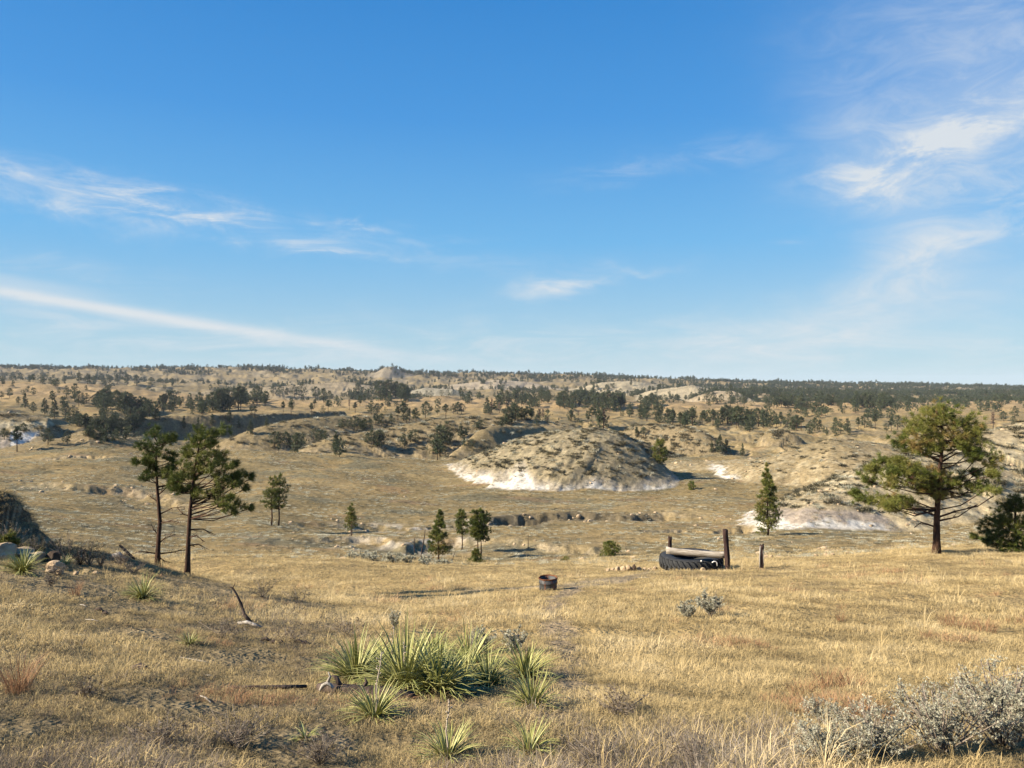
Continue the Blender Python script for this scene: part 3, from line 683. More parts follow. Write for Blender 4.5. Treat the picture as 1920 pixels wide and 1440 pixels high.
def auto_lobes(H, cb, R, r, shape='cone', n=13):
    L = []
    for i in range(n):
        t = (i + .3) / n; z = (cb + (1 - cb) * t) * H
        if shape == 'cone': rr = R * (1 - t) ** .75 * 1.05 + .04 * R
        elif shape == 'round': rr = R * math.sqrt(max(.03, 1 - (2 * t - .85) ** 2 * .8)) * (.75 if t > .85 else 1)
        else: rr = R * (.55 + .6 * math.sin(t * 3.1))
        k = 4 if rr > .35 * R else 2
        a0 = r.uniform(0, 6.3)
        for j in range(k):
            if r.random() < .14: continue
            a = a0 + j * 6.283 / k + r.normal(0, .3); q = rr * r.uniform(.3, .9)
            L.append((q * math.cos(a), q * math.sin(a), z + r.normal(0, .03) * H, rr * r.uniform(.38, .55), max(.28 * rr, (1 - cb) * H / n * .75)))
    return L
def auto_pine(u, v, dist, hpx, label, shape='cone', cb=.2, Rpx=16, rad=.08, per=14, nper=16, ln=.22, w=.03, seed=1, cat='pine tree', group=None, lean=0., two=None, mat=None, n=13, name='pine_tree'):
    x, y = W(u, dist); z = hz(x, y); s = dist / F; H = hpx * s; r = np.random.default_rng(seed)
    root = empty(name, (x, y, z - .05)); tag(root, label, cat, group)
    stems = [(0, 0, lean)] + ([two] if two else [])
    for (ox, oy, le) in stems:
        at = lambda zz, ox=ox, le=le, oy=oy: np.array([ox + le * zz + .06 * math.sin(zz * 1.3), oy, zz])
        m = MB(); m.tube([at(q) for q in np.linspace(-.1, H * .97, 7)], [rad * (1 - .85 * i / 6) for i in range(7)], 7, .2, seed); m.build('trunk', m_bark, root)
        L = [(a + at(c)[0], b_ + oy, c, d, e) for a, b_, c, d, e in auto_lobes(H, cb, Rpx * s, r, shape, n)]
        me, br = crown_mesh('crown', L, per, nper, ln, w, seed, mat or m_needle, at, rad * .2)
        mesh_obj('crown', me, root); br.build('branches', m_bark, root)
    return root

auto_pine(509, 978, 118, 94, 'twin-stemmed pine standing alone on the slope right of the near pair', 'round', .36, 17, .13, 12, 14, .33, .05, 21, lean=.02, two=(1.0, .3, .03), n=10)
auto_pine(659, 1005, 110, 60, 'small lone pine with bare lower trunk on the open slope', 'cone', .3, 15, .10, 10, 12, .3, .05, 22, n=10)
auto_pine(821, 1055, 75, 104, 'tall narrow pine beside two thin dead snags', 'cone', .22, 20, .09, 16, 16, .24, .035, 23, lean=.03, n=14)
auto_pine(866, 1027, 92, 78, 'middle pine of the three on the plain, crown high on a thin trunk', 'round', .42, 14, .085, 14, 14, .26, .04, 24, n=9)
auto_pine(895, 1046, 82, 94, 'pine with full green top over a bare twin stem, right of the three', 'round', .42, 20, .085, 18, 16, .26, .04, 25, n=9, two=(.35, .2, .0))
auto_pine(892, 1066, 70, 32, 'low bushy young pine at the foot of the three taller ones', 'cone', .02, 15, .05, 20, 14, .2, .03, 26, n=7)
auto_pine(1440, 998, 100, 132, 'tall cone-shaped pine left of the white-footed hill', 'cone', .12, 24, .15, 22, 16, .32, .045, 27, n=20, lean=-.01)
auto_pine(1062, 1060, 66, 54, 'rounded small pine beside a thin grey sapling, left of the stones', 'round', .35, 17, .06, 16, 14, .2, .03, 28, n=7)
auto_pine(1143, 1033, 76, 28, 'squat dark juniper bush on the plain behind the stones', 'round', .0, 19, .05, 26, 14, .2, .035, 29, cat='juniper bush', n=5, name='juniper_bush')
auto_pine(1040, 1058, 68, 22, 'tiny round pine bush beside the rounded small pine', 'round', .0, 9, .03, 16, 12, .16, .03, 30, n=5)
auto_pine(1238, 880, 226, 46, 'dark pine growing on the shaded right flank of the domed hill', 'round', .05, 15, .22, 22, 14, .6, .09, 31, n=9)
auto_pine(1297, 908, 212, 16, 'small bush at the foot of the domed hill shade', 'round', .0, 7, .08, 12, 10, .4, .09, 32, cat='bush', n=5, name='bush')

def snag(u, v, dist, hpx, label, lean=0., rad=.06, seed=1, cat='dead tree', group=None, twigs=4, name='dead_tree'):
    x, y = W(u, dist); z = hz(x, y); s = dist / F; H = hpx * s; r = np.random.default_rng(seed)
    root = empty(name, (x, y, z - .05)); tag(root, label, cat, group)
    at = lambda q: np.array([lean * q + .02 * math.sin(q * 3), 0, q])
    MB().tube([at(q) for q in np.linspace(-.1, H, 6)], [rad * (1 - .6 * i / 5) for i in range(6)], 7, .3, seed).build('trunk', m_snag, root)
    if twigs:
        b_ = MB()
        for k in range(twigs):
            q = at(H * r.uniform(.3, .95)); e = q + np.array([r.normal(0, .1), r.normal(0, .1), .03]) * H
            b_.tube([q, (q + e) / 2, e], [rad * .3, rad * .2, rad * .1], 4)
        b_.build('branches', m_snag, root)
    return root
snag(778, 1052, 76, 50, 'shorter charred snag, left of the two by the narrow pine', -.03, .075, 1, twigs=2)
snag(787, 1052, 76, 66, 'taller leaning charred snag, right of the two by the narrow pine', .16, .085, 2, twigs=2)
snag(846, 1044, 80, 22, 'small forked dead stump right of the narrow pine', .35, .05, 3, twigs=3)
snag(990, 1016, 95, 26, 'thin dead sapling in front of the cut bank', .02, .05, 4)
snag(1040, 1056, 67, 42, 'thin grey dead sapling touching the rounded small pine', -.02, .035, 5)
snag(1175, 1022, 84, 22, 'thin dead stick standing on the plain behind the stones', -.1, .035, 6)

# ---- the pines of the middle distance, one object each; nearest kinds share their meshes
def variant(i, kind, seed):
    r = np.random.default_rng(seed)
    sh, cb, R, n = {'r': ('round', .22, .30, 8), 'c': ('cone', .10, .24, 9), 's': ('round', .50, .20, 6), 'b': ('round', .0, .38, 5), 'd': ('round', .45, .12, 4)}[kind]
    L = auto_lobes(1., cb, R * r.uniform(.85, 1.15), r, sh, n); le = r.normal(0, .03)
    at = lambda zz: np.array([le * zz, 0, zz])
    me, br = crown_mesh('crown', L, 9 if kind != 'd' else 2, 8, .085, .017, seed, {'d': m_rust}.get(kind, m_needle_far), at, .006, twig=(kind in 'sd'))
    br.tube([at(q) for q in (-.04, .3, .6, .95)], [.022, .018, .012, .004], 6)
    tm = br.build('trunk', m_bark if kind != 'd' else m_snag); md = tm.data; bpy.data.objects.remove(tm)
    return md, me
VAR = {k: [variant(i, k, 500 + 10 * ord(k) + i) for i in range(m)] for k, m in (('r', 5), ('c', 3), ('s', 4), ('b', 2), ('d', 3))}
def mid_tree(u, v, h, kind, label, group, ymin=250, cat='pine tree'):
    p = ground_at(u, v, ymin); H = h * p.y / F; r = random.random
    tr, cr = random.choice(VAR[kind]); root = empty({'d': 'dead_pine', 'b': 'pine_shrub'}.get(kind, 'pine_tree'), (p.x, p.y, p.z - .02 * H), r() * 6.28, 0, 0, 1)
    s = H * 1.04; root.scale = (s * (.9 + .3 * r()), s * (.9 + .3 * r()), s)
    tag(root, label, cat, group)
    for nm, me in (('trunk', tr), ('crown', cr)): mesh_obj(nm, me, root)
    return root
ORD = ['first', 'second', 'third', 'fourth', 'fifth', 'sixth', 'seventh', 'eighth', 'ninth', 'tenth', 'eleventh', 'twelfth', 'thirteenth', 'fourteenth', 'fifteenth', 'sixteenth', 'seventeenth', 'eighteenth', 'nineteenth', 'twentieth']
CL = [
 ('pines on the slope above the pale left bluff', 'among pines above the pale bluff at the left edge', 'r', [(3,748,13),(18,746,18),(34,758,14),(47,765,26,'c'),(62,775,20),(84,778,30,'c'),(102,785,34,'c'),(122,785,28),(138,784,22)]),
 ('pines at the foot of the pale left bluff', 'at the foot of the pale left bluff', 'r', [(32,848,46,'s'),(90,836,30),(126,835,24),(8,828,20),(45,812,18)]),
 ('pines on the knoll at left', 'on the grassy knoll at upper left', 'r', [(117,760,16),(125,745,20),(126,764,12,'b'),(140,754,32),(148,762,28),(162,756,18),(175,758,15)]),
 ('dark stand of pines at left', 'in the dark stand at left', 'r', [(184,764,28,'s'),(196,766,34),(208,768,30),(220,770,36),(233,772,30),(243,775,34),(253,776,30),(262,778,28),(272,780,34),(280,782,24),(305,768,28,'s'),(310,766,26,'s'),(318,772,18)]),
 ('pines in the left ravine', 'in the brushy ravine below the left stand', 'r', [(140,795,20,'b'),(160,800,24),(178,806,28),(195,810,26),(200,792,24,'b'),(212,812,30),(228,815,28),(245,800,30,'b'),(262,795,26,'b'),(170,820,20,'b'),(190,825,20,'b'),(215,828,18,'b'),(238,822,22,'b')]),
 ('row of pines at the far edge of the left meadow', 'at the far edge of the left meadow', 'r', [(5,716,10),(22,714,10),(38,712,12),(55,716,12),(62,716,14),(76,717,16),(84,717,14),(94,718,10),(120,718,14),(148,718,18),(164,720,18),(178,719,13),(192,720,10),(205,721,14),(220,722,16),(238,724,22),(256,724,20),(283,728,18)]),
 ('dense pines left of centre', 'in the dense stand left of centre', 'r', [(330,762,18),(358,770,22),(374,760,22),(380,775,24),(398,770,34),(408,772,40),(418,768,38),(428,765,34),(447,770,44,'s'),(455,756,30),(470,755,20),(482,760,34),(490,756,20)]),
 ('pines behind the grass shoulder', 'behind the pale grass shoulder left of centre', 'r', [(512,744,18),(525,745,22),(538,744,16),(552,745,22),(565,748,26),(592,750,24),(607,755,26),(618,752,18)]),
 ('lone pines on the grass shoulder', 'standing apart on the pale grass shoulder', 's', [(471,782,16),(478,783,20),(531,774,20),(546,782,26),(584,780,22),(590,765,15),(605,778,14,'b'),(615,776,22)]),
 ('pines against the shaded cliff', 'against the shaded cliff left of centre', 'c', [(345,805,22),(372,812,26),(398,800,20),(430,797,28),(448,808,16),(470,815,26),(500,800,16)]),
 ('pines at the foot of the left badlands', 'at the foot of the left badland slope', 'r', [(515,843,30),(538,843,30),(558,847,34),(588,824,18,'b'),(600,826,20,'b'),(630,849,38,'c')]),
 ('scattered pines on the middle ridge', 'scattered along the middle ridge', 's', [(655,770,20,'d'),(666,775,20),(696,778,24,'r'),(707,778,20,'r'),(716,772,16),(722,776,12,'b'),(746,790,26),(757,790,34),(762,795,26,'r'),(768,790,24,'d'),(776,788,18),(780,790,24,'r'),(798,786,30,'r'),(808,780,16),(820,778,18,'r'),(836,785,26),(850,777,18,'r'),(858,777,22,'r'),(865,777,20,'r')]),
 ('pines right of the dark clump', 'on open grass between dark clump and dome', 'r', [(880,755,20),(910,775,10,'b'),(922,775,26,'d'),(936,775,20,'d'),(950,758,24),(955,798,32)]),
 ('tall dark clump of pines', 'in the tall dark clump below the butte', 'r', [(672,745,26),(680,748,20),(705,748,32),(713,750,34),(725,748,34),(733,745,30),(742,746,30),(752,752,32),(758,754,32),(764,744,16)]),
 ('small pines below the eroded hills', 'in the low row below the eroded far hills', 'b', [(782,745,12),(788,746,10),(800,745,12),(808,745,12),(828,744,13),(840,744,13),(850,743,12)]),
 ('pines in the middle badlands', 'growing in the gullies left of the domed hill', 'r', [(645,805,18),(664,808,26),(684,808,22),(695,806,18),(715,800,22),(734,799,18),(697,835,26),(715,840,30),(750,840,20,'b'),(778,832,24,'b'),(812,850,34,'b'),(825,858,50),(838,835,40),(864,820,24,'c'),(893,808,14,'b'),(885,845,20,'b')]),
 ('long dark stand of pines', 'in the long dark stand above the domed hill', 'r', [(972,755,22),(980,755,18),(993,762,22),(1001,762,26),(1015,752,20),(1028,755,22),(1050,765,20),(1057,764,30),(1072,766,26),(1080,765,30),(1095,758,24),(1108,762,26),(1120,768,30),(1130,770,30),(1140,768,34),(1150,765,28),(1160,766,26),(1166,762,24)]),
 ('pines right of the long stand', 'just right of the long dark stand', 'r', [(1213,775,30),(1222,765,26),(1228,762,20),(1242,752,10,'b'),(1262,754,6,'b'),(1272,754,6,'b')]),
 ('thinned pines behind the dome', 'in the thinned stand directly behind the domed hill', 's', [(966,790,30,'r'),(978,788,24,'r'),(988,787,24),(996,790,22),(1012,790,22,'d'),(1018,790,22,'d'),(1026,795,12,'d'),(1071,790,20),(1085,785,14,'d'),(1090,800,12,'b'),(1108,802,14,'b'),(1110,790,26),(1122,785,18),(1132,805,34,'d'),(1145,813,10,'b'),(1163,780,18),(1180,782,22,'r'),(1194,822,18)]),
 ('tall thin pines right of the dome', 'among tall thin trees right of the dome top', 's', [(1200,787,24),(1213,790,26,'r'),(1235,792,26),(1240,788,24),(1252,795,28),(1262,795,26),(1275,800,26),(1290,800,30),(1298,800,32),(1317,795,22),(1325,792,18,'d')]),
 ('pines along the right canyon rim', 'along the canyon rim right of the dome', 's', [(1337,800,30),(1344,802,16,'b'),(1355,795,28),(1364,795,34),(1372,798,30),(1384,800,36,'r'),(1392,795,30,'r'),(1398,805,24),(1408,805,24,'r'),(1422,800,34,'r'),(1430,798,28),(1434,795,24,'d'),(1451,798,24,'r'),(1464,800,26),(1477,804,24,'r'),(1494,808,28),(1502,808,26)]),
 ('pines past the canyon rim', 'above the low tan mound', 'r', [(1518,806,16),(1528,808,24),(1545,812,12,'c'),(1563,813,14),(1576,813,26),(1588,813,14)]),
 ('pines on the far right meadow', 'on the upper meadow right of centre', 'r', [(1325,755,20),(1337,758,20),(1352,757,16),(1370,762,18),(1383,758,18),(1395,762,24),(1410,762,12,'b'),(1438,770,20),(1451,765,22)]),
 ('dark row of pines behind the right meadow', 'in the dark row behind the right meadow', 'r', [(1465,763,20),(1474,760,22),(1485,762,20),(1496,765,18),(1502,772,26),(1520,765,16),(1540,762,24),(1552,762,22),(1570,760,16),(1590,760,16),(1608,764,24),(1620,764,26),(1632,764,22),(1640,766,22),(1655,764,24),(1661,764,26),(1672,765,20)]),
 ('pines behind the big right pine', 'right behind the crown of the big pine', 'r', [(1700,765,22),(1712,768,20),(1730,766,22)]),
 ('pines in the shaded right canyon', 'down in the shaded canyon right of the dome', 'c', [(1335,850,20),(1350,852,34),(1362,850,26),(1392,855,22)]),
 ('pines on the near edge of the right meadow', 'on the near edge of the right meadow', 'r', [(1609,806,22,'s'),(1621,805,24),(1632,806,14),(1641,807,28,'s'),(1662,810,16),(1671,808,24,'s'),(1683,806,26),(1700,806,20)]),
 ('pines at the far right edge', 'above the pale rocky hill at right', 'r', [(1847,815,20,'d'),(1862,810,36,'d'),(1882,790,18),(1903,785,22),(1878,785,12,'b'),(1900,798,16)]),
]
KN = {'r': 'full pine', 'c': 'pointed pine', 's': 'thin pine', 'b': 'low bushy pine', 'd': 'brown dead pine'}
for grp, where, dk, pts in CL:
    pts = sorted(pts)
    for i, q in enumerate(pts):
        k = q[3] if len(q) > 3 else dk
        mid_tree(q[0], q[1], q[2], k, '%s, %s from left %s' % (KN[k], ORD[i], where), grp)

# ---- everything beyond that nobody could count: the far woods
def far_woods():
    n = 75000; u = rng.uniform(-150, 2070, n); y = 620 * (3300 / 620) ** (rng.random(n) ** .8)
    x = (u - 960) / F * y; z = height(x, y); v = 720 - F * z / y
    nz = fbm(x / 230, y / 120, 4, 601) + .45 * fbm(x / 40, y / 40, 2, 602)
    right = sst(1150, 1450, u); dens = np.interp(y, [620, 1050, 1300, 2000, 2400, 3300], [.03, .08, .75, 1.0, 2.6, .9])
    den = dens * (.45 + .75 * right) * np.where(y > 1100, 1, .6); thr = .24 - .30 * right - .22 * sst(2150, 2400, y)
    keep = (rng.random(n) < np.clip(den * 1.9 * sst(thr - .02, thr + .18, nz + .5 * fbm(x / 60, y / 240, 3, 603)) + den * .025, 0, 1))
    x, y, z, u = x[keep], y[keep], z[keep], u[keep]
    ex = []
    for grp, where, dk, pts in CL:      # the rest of the dense stands, past the three hundred single pines
        m = 7 if 'ravine' in grp else 5 if ('stand' in grp or 'dark' in grp or 'dense' in grp) else 0 if 'bluff' in grp else 2 if ('ravine' in grp or 'foot' in grp or 'rim' in grp and 'bluff' not in grp or 'badlands' in grp or 'thin' in grp) else 0
        for q in pts:
            for _ in range(m):
                p_ = ground_at(q[0] + rng.normal(0, 9), q[1] + rng.normal(0, 4) - 2, 250); ex.append((p_.x, p_.y, p_.z, q[2] * p_.y / F * rng.uniform(.45, 1.0)))
    ex = np.array(ex); ex = ex[(ex[:, 3] < 16)]; n0 = len(x)
    x, y, z = (np.concatenate([a, ex[:, i]]) for i, a in enumerate((x, y, z))); n = len(x)
    out = []
    for i, kind in enumerate('rrcs'):
        r = np.random.default_rng(700 + i); sh, cb, R = {'r': ('round', .12, .36), 'c': ('cone', .05, .28), 's': ('round', .4, .25)}[kind]
        L = auto_lobes(1., cb, R, r, sh, 5); at = lambda zz: np.array([0, 0, zz])
        me, br = crown_mesh('far_crown', L, 4, 6, .16, .045, 700 + i, m_needle_far, at, .01, twig=False)
        co_ = np.empty(len(me.vertices) * 3, np.float32); me.vertices.foreach_get('co', co_); V = co_.reshape(-1, 3); T = np.arange(len(V)).reshape(-1, 3)
        tv = np.empty(len(V), np.float32); me.attributes['tv'].data.foreach_get('value', tv)
        V2, F2 = tube([(0, 0, -.05), (0, 0, .8)], [.022, .01], 4); Fq = [f + len(V) for f in F2]
        out.append(np_mesh('far_tree', np.concatenate([V, V2]), [T] + Fq, [m_needle_far, m_bark], False, {'tv': np.concatenate([tv, np.zeros(len(V2))])}, np.concatenate([np.zeros(len(T)), np.ones(sum(len(f) for f in Fq))])))
    sc = rng.uniform(5.5, 11, n) * np.where(y > 2000, 1.15, 1)
    sc[n0:] = ex[:, 3]
    scatter('far_woods', np.stack([x, y, z], 1), rng.uniform(0, 6.28, n), np.stack([sc * rng.uniform(.9, 1.3, n), sc, sc], 1), rng.integers(0, 4, n), rng.random(n), out, 'distant pine woods covering the far hills up to the skyline', 'woods')
    return n
print('far trees', far_woods())
# ------------------------------------------------------------------ soapweed (yucca)
m_yucca, nt, b = newmat('soapweed_leaf', .5, .35)
t1 = attr(nt, 'tv', 'GEOMETRY', 'Fac'); nt.links.new(ramp(nt, t1, [(0, (.10, .08, .045)), (.12, (.28, .22, .12)), (.2, (.11, .13, .035)), (.55, (.245, .25, .065)), (1, (.43, .40, .16))]), b.inputs['Base Color'])
m_stalk = simple_mat('dry_stalk', [(.3, (.30, .24, .17)), (.7, (.58, .50, .40))], 30, .9)
def yucca(u, v, dist, wpx, label, seed, n=120, stalk=None, hx=1.0, dry=.12, group='soapweed plants'):
    x, y = W(u, dist); z = hz(x, y); s = dist / F; R = wpx * s * .58; n = int(n * 1.6); r = np.random.default_rng(seed)
    root = empty('yucca', (x, y, z)); tag(root, label, 'yucca', group)
    az = r.uniform(0, 6.283, n); el = np.radians(np.clip(r.normal(36, 21, n), 4, 82)); L = R * r.uniform(.8, 1.12, n) * (1 + .1 * np.sin(el)) * np.where(el > 1.0, hx, 1)
    w = R * .030 * r.uniform(.7, 1.25, n) + .002; V = []; Fc = []; T = []
    dh = np.stack([np.cos(az), np.sin(az), 0 * az], 1); sd_ = np.stack([-np.sin(az), np.cos(az), 0 * az], 1)
    isd = r.random(n) < dry; el = np.where(isd, np.radians(r.uniform(-3, 18, n)), el); tv = np.where(isd, r.uniform(.02, .12, n), np.clip(r.normal(.62, .2, n), .22, 1))
    K = 4; curl = r.normal(.08, .10, n) + .1 * np.cos(el)
    for k in range(K + 1):
        t = k / K; e = el - curl * t * t * 1.6
        p = (dh * np.cos(e)[:, None] + np.array([0, 0, 1.]) * np.sin(e)[:, None]) * (L * t)[:, None] + dh * .02 + np.array([0, 0, .02])
        up = -dh * np.sin(e)[:, None] + np.array([0, 0, 1.]) * np.cos(e)[:, None]
        hw = w * (1.25 if k == 0 else 1) * (1 - t ** 2.2) * .5 + .0006
        V += [p - sd_ * hw[:, None] + up * hw[:, None] * .5, p, p + sd_ * hw[:, None] + up * hw[:, None] * .5]; T += [np.clip(tv + .12, 0, 1), tv * .9, np.clip(tv + .12, 0, 1)]
    i = np.arange(n)
    for k in range(K):
        for c in range(2):
            a0 = (3 * k + c) * n; Fc.append(np.stack([a0 + i, a0 + n + i, a0 + 4 * n + i, a0 + 3 * n + i], 1))
    me = np_mesh('leaves', np.concatenate(V), Fc, [m_yucca], True, {'tv': np.concatenate(T)}); mesh_obj('leaves', me, root)
    if stalk:
        h = stalk[0] * s; le = stalk[1] * s; m = MB()
        q = [np.array([le * t + .01 * math.sin(9 * t), 0, h * t]) for t in np.linspace(0, 1, 7)]
        m.tube(q, [.009 * (1 - .5 * t) for t in np.linspace(0, 1, 7)], 6, .2, seed)
        for k in range(9):
            t = .5 + .5 * k / 9; c = np.array([le * t, 0, h * t]); e = c + np.array([r.normal(0, .025), r.normal(0, .025), .02]); m.tube([c, (c + e) / 2, e], [.004, .004, .006], 4)
        m.build('flower_stalk', m_stalk, root)
    return root
YU = [
 (668,1272,9.6,150,'leftmost leafy soapweed of the big clump, pale leaves fanned left',1,190,None,1.1),
 (760,1296,9.0,190,'largest soapweed in the middle of the big clump, base above the charred log',2,260,(95,-4),1.15),
 (822,1300,8.9,170,'soapweed with long leaves sweeping right over the shaded bare soil',3,210,None,1.0),
 (812,1236,11.2,120,'yellowish soapweed at the back of the big clump',4,120,None,1.0),
 (735,1248,10.6,110,'soapweed with reddish dry stalk behind the large middle one',5,110,(84,3),1.0),
 (915,1287,9.4,110,'upright soapweed just right of the long-leaved one',6,150,None,1.25),
 (880,1240,10.8,130,'soapweed behind the upright one, against the grey sagebrush',7,140,None,1.0),
 (985,1275,9.9,120,'dark-leaved soapweed at the right end behind the front right one',8,150,None,1.0),
 (705,1262,10.0,130,'soapweed between the leftmost and the largest one, pale upright leaves',19,150,None,1.0),
 (790,1262,10.0,130,'soapweed in the back row between the largest and long-leaved ones',20,150,None,1.0),
 (870,1272,9.7,110,'low soapweed filling the gap left of the upright one',21,130,None,1.0),
 (998,1345,8.0,110,'front right soapweed of the clump, long pale blades pointing right',9,150,None,1.25),
 (702,1372,7.35,125,'pale soapweed below the charred log with a tall leaning stalk',10,120,(128,12),1.0),
 (838,1446,6.1,125,'soapweed cut by the bottom frame edge with a straight dry stalk',11,110,(118,2),.95),
 (992,1436,6.3,105,'sparse yellowish soapweed near the bottom frame edge, right of centre',12,70,None,1.0),
 (268,1137,15.6,78,'round soapweed alone on the left slope in front of the pines',13,130,None,1.1),
 (355,1226,11.2,50,'small pale soapweed on the left slope below the dead branch',14,60,None,1.1),
 (42,1034,16.2,84,'grey-green soapweed at the left edge below the rock outcrop',15,150,None,1.0),
 (86,968,18.6,30,'left soapweed growing on top of the rock outcrop',16,70,None,1.1),
 (120,976,18.6,36,'right soapweed growing on top of the rock outcrop',17,80,None,1.1),
 (572,1412,6.6,62,'thin broken soapweed in the dry twigs at bottom left of centre',18,26,None,1.2),
]
for u_, v_, d_, w_, lb, sd0, n_, st_, hx_ in YU: yucca(u_, v_, d_, w_, lb, sd0, n_, st_, hx_)

# ------------------------------------------------------------------ sagebrush, dry shrubs, red grass
def shrub(u, v, dist, wpx, hpx, label, seed, mat=None, name='sagebrush', cat='sagebrush', n=420, leaf=.028, lw=.008, stems=16, group=None, smat=None, ymin=None):
    if dist: x, y = W(u, dist); z = hz(x, y)
    else: p = ground_at(u, v, ymin or 5); x, y, z = p; dist = y
    s = dist / F; R = wpx * s / 2 * (1.35 if name == 'sagebrush' else 1.1); H = hpx * s * (1.05 if name == 'sagebrush' else 1); r = np.random.default_rng(seed)
    if name == 'sagebrush' and dist < 20: n = int(n * 3.4); stems = int(stems * 1.6)
    root = empty(name, (x, y, z)); tag(root, label, cat, group)
    st_ = MB(); C = []; O = []
    for k in range(stems):
        a = r.uniform(0, 6.283); q = R * r.uniform(.15, .85); hh = H * r.uniform(.6, 1.0) * (1 - .35 * (q / R) ** 2)
        e = np.array([q * math.cos(a), q * math.sin(a), hh]); m1 = e * np.array([.18, .18, .2]) + r.normal(0, .05, 3) * R; rr = max(.0025, .012 * H)
        st_.tube([(0, 0, -.02), m1, e], [rr * 1.4, rr, rr * .45], 5, .3, seed)
        for j in range(4):
            t = r.uniform(.05, .95); c = m1 + (e - m1) * t; f = c + np.array([r.normal(0, .16) * R, r.normal(0, .16) * R, r.uniform(.03, .22) * H])
            st_.tube([c, (c + f) / 2, f], [rr * .55, rr * .4, rr * .2], 4)
            m = int(n / stems / 4) + 1; w_ = r.random(m)[:, None]; C.append(c + (f - c) * w_ + r.normal(0, .035 * R, (m, 3))); O.append(np.repeat([(f - c) / np.linalg.norm(f - c)], m, 0))
    st_.build('stems', smat or m_snag, root)
    if n:
        C = np.concatenate(C); O = np.concatenate(O); V, T, tv = needles(C, O, 7, leaf, lw, r, np.clip(r.normal(.35, .2, len(C)), 0, 1))
        mesh_obj('foliage', np_mesh('foliage', V, T, [mat or m_sage], False, {'tv': tv * 3.9}), root)
    return root
m_twig = simple_mat('bare_twigs', [(.3, (.12, .095, .075)), (.5, (.25, .20, .155)), (.75, (.46, .40, .32))], 25, .9)
SG = [
 (1880,1405,6.4,190,150,'large silver sagebrush filling the bottom right corner',60,900),
 (1770,1425,6.1,180,135,'silver sagebrush second from the bottom right corner',61,800),
 (1640,1440,5.95,170,110,'low silver sagebrush right of the thin upright dry stem',62,650),
 (1545,1445,5.9,150,85,'small silver sagebrush at the left end of the bottom right thicket',63,450),
 (1905,1335,7.6,120,75,'sagebrush behind the bottom right thicket at the frame edge',64,420),
 (1535,1340,7.6,90,45,'faint grey sagebrush sprig in the golden grass above the thicket',65,160),
 (1288,1156,15.9,44,36,'left of two grey sagebrushes in the golden field before the tyre',66,260),
 (1332,1158,15.9,60,52,'right and larger of two grey sagebrushes in the golden field',67,380),
 (905,1212,12.2,60,46,'grey sagebrush behind the soapweed clump, left one',68,300),
 (962,1216,12.0,52,50,'grey sagebrush behind the soapweed clump, right one',69,300),
 (740,1168,14.5,26,36,'thin grey sagebrush sprig behind the left soapweeds',70,80),
]
for u_, v_, d_, w_, h_, lb, sd0, n_ in SG: shrub(u_, v_, d_, w_, h_, lb, sd0, n=n_, smat=bpy.data.materials['bare_twigs'], group='silver sagebrush', leaf=.018 if d_ < 9 else .03, lw=.006 if d_ < 9 else .01, stems=24 if n_ > 400 else 12)
for i, (u_, d_, w_, h_) in enumerate([(655,50,46,14),(690,49,44,16),(722,48.5,48,20),(748,47.6,40,24),(776,47,30,16),(700,44,40,16),(735,43.5,44,20),(765,43.2,36,18),(800,43,40,16),(832,42.8,38,15),(862,43.2,38,13),(892,44,34,11)]):
    shrub(u_, 0, d_, w_, h_, 'grey sagebrush, %s from left around the dark washout' % ORD[i], 80 + i, n=240, leaf=.09, lw=.035, stems=9, group='sagebrush around the washout')
for i, (u_, v_, d_, w_, h_, lb) in enumerate([
 (440,1432,6.3,200,70,'tangle of bare grey twigs at the bottom left of centre'),(300,1440,6.1,170,60,'low bare twiggy shrub at the bottom, left of the tangle'),
 (600,1440,6.0,150,60,'bare twiggy shrub under the thin broken soapweed'),(1130,1440,6.0,200,70,'bare purplish shrub at the bottom right of the yellowish soapweed'),
 (1300,1445,5.9,180,60,'bare purplish shrub at the bottom, next to the sagebrush thicket'),(1165,1352,7.7,170,48,'dark bare brush right of the front right soapweed'),
 (160,1365,7.3,90,36,'dark low shrub with shaded base at lower left'),(420,1195,12.0,130,40,'tangled dry brush below the white-barked dead branch'),
 (540,1205,12.4,110,34,'dry brush with charred bits left of the soapweed clump'),(650,1180,13.6,100,36,'reddish-grey twiggy shrub behind the leftmost soapweed'),
 (1735,1330,7.9,24,62,'single thin upright dry weed in front of the sagebrush'),(250,1062,20,60,30,'dark bare shrub left of the near pine pair'),
 (490,1112,19.5,90,34,'bushy dry weeds on the crest right of the near pines'),(560,1120,19,80,34,'bushy olive weeds on the crest above the soapweeds'),
 (110,1060,17,60,26,'brown shrub on the left slope below the outcrop stones'),(95,1098,15,36,22,'dark small shrub on the left slope'),(150,1012,19.5,44,36,'dark shrub right of the outcrop stones'),(190,1000,20,40,34,'green-brown shrub at the crest left of the pale log'),(128,992,19.6,80,62,'tall dark brush right of the two outcrop soapweeds'),(168,1000,19.8,60,50,'tall olive brush between dark brush and pale log'),(80,975,19.2,50,36,'dark brush behind the left outcrop soapweed'),(18,1000,19.4,74,66,'olive brush standing against the dark outcrop face'),(64,1000,19.2,56,48,'olive brush at the right foot of the dark outcrop face'),(225,1030,21,60,34,'brown brush at the crest below the pale log')]):
    shrub(u_, v_, d_, w_, h_, lb, 120 + i, mat=m_brush if i not in (12, 13, 17, 18, 19, 20, 21, 22) else m_dark, name='dry_shrub', cat='dry shrub', n=[60, 40, 40, 80, 60, 160, 90, 130, 120, 120, 12, 120, 260, 260, 160, 120, 200, 220, 500, 420, 300, 520, 420, 240][i], leaf=.03, lw=.006, stems=26 if i < 6 else 14, smat=m_twig if i not in (6, 16) else m_snag, group='dry shrubs')
